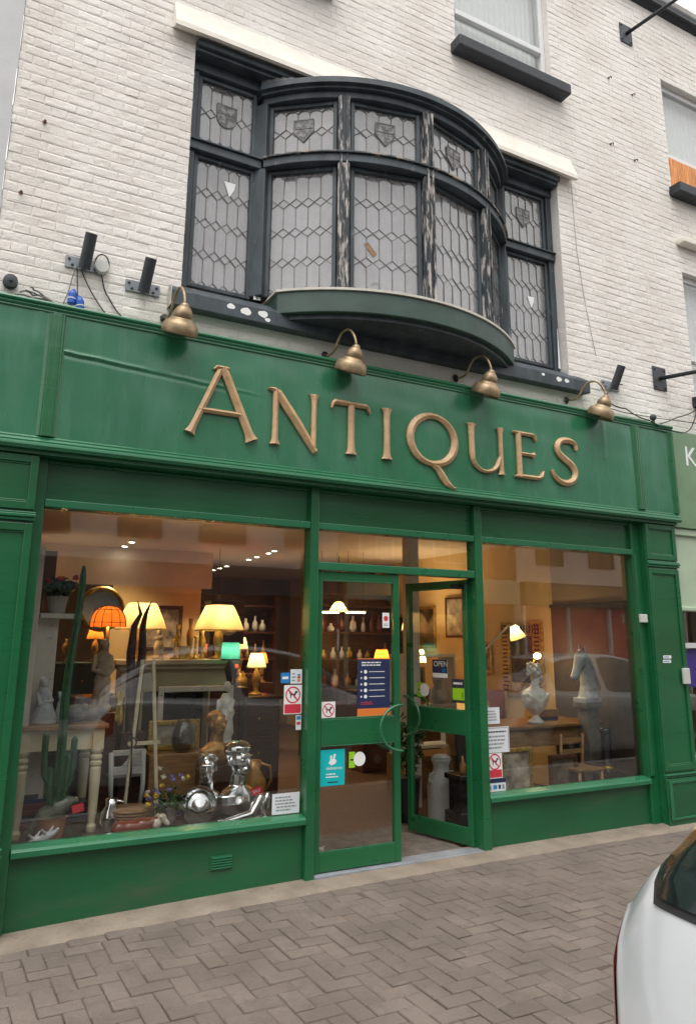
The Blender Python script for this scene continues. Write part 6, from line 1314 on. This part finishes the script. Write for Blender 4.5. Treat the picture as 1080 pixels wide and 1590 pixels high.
make_car('parked_car', (7.55, -4.30, ROAD_Z), 'silver hatchback parked ahead of the white one, mirrored in the right window', 'car_silver', zk=1.08)

# ================================================================== OPPOSITE SIDE OF THE STREET (seen in the glass)
def far_house(x0, x1, zt, wallm, frontm, label, wins, yf=-12.4, postm=None, glassm='opp_dark'):
    postm = postm or frontm
    t_ = thing('terrace_house', ((x0+x1)/2, yf-3, -.06), label, 'building'); MB().box(x0, x1, yf-6, yf, 2.0, zt).build('wall', wallm, t_)
    MB().prism([(x0, yf+.2, zt+.001), (x0, yf-3, zt+1.9), (x0, yf-6.2, zt+.001)], (x1-x0, 0, 0)).build('roof', 'slate', t_)
    for a, b, c, d in wins:
        f = MB()
        for q in ((a, a+.06, c, d), (b-.06, b, c, d), (a+.06, b-.06, c, c+.06), (a+.06, b-.06, d-.06, d), ((a+b)/2-.02, (a+b)/2+.02, c+.06, d-.06), (a+.06, b-.06, (c+d)/2-.02, (c+d)/2+.02)): f.box(q[0], q[1], yf+.001, yf+.05, q[2], q[3])
        wf = f.build('window', 'enamel_white' if wallm != 'opp_white' else 'opp_dark', t_); MB().box(a+.06, b-.06, yf+.002, yf+.02, c+.06, d-.06).build('pane', 'opp_dark', wf)
    MB().box(x0+.1, x1-.1, yf+.001, yf+.22, 2.65, 3.35).build('fascia', frontm, t_, bevel=.02)
    n = max(2, int((x1-x0)/1.6))
    for k in range(n+1): x = x0+.1+(x1-x0-.3)*k/n; MB().box(x, x+.1, yf-.05, yf+.12, -.06, 2.649).build('post', postm, t_)
    MB().box(x0+.1, x1-.1, yf-.1, yf+.10, -.06, .5).build('stallriser', frontm, t_); MB().box(x0+.1, x1-.1, yf-.2, yf+.02, .5, 2.65).build('shop_glass', glassm, t_)
    return t_
far_house(-.5, 9.2, 8.2, 'opp_white', 'opp_blue', 'white rendered house across the street mirrored in the left window', [(1.2, 2.45, 3.9, 5.6), (3.5, 4.5, 3.9, 5.6), (5.4, 6.6, 3.9, 5.6), (7.65, 8.6, 3.9, 5.6)])
far_house(9.22, 15.2, 7.6, 'opp_brick', 'neigh_pale', 'brick house across the street mirrored above the door', [(9.8, 10.9, 3.75, 5.3), (12.2, 13.3, 3.75, 5.3)])
far_house(15.22, 22.5, 7.9, 'opp_white', 'opp_dark', 'white house with red shopfront across the street mirrored in the right window', [(16, 17.1, 3.9, 5.5), (18.2, 19.3, 3.9, 5.5), (20.4, 21.5, 3.9, 5.5)], postm='enamel_white', glassm='opp_red')
far_house(22.52, 32, 8.3, 'opp_brick', 'opp_dark', 'brick house farthest right across the street', [(23.5, 24.6, 3.9, 5.5), (26, 27.1, 3.9, 5.5)])
far_house(-9, -.52, 7.8, 'opp_brick', 'opp_dark', 'brick house farthest left across the street', [(-7.5, -6.4, 3.9, 5.5), (-4.5, -3.4, 3.9, 5.5)])
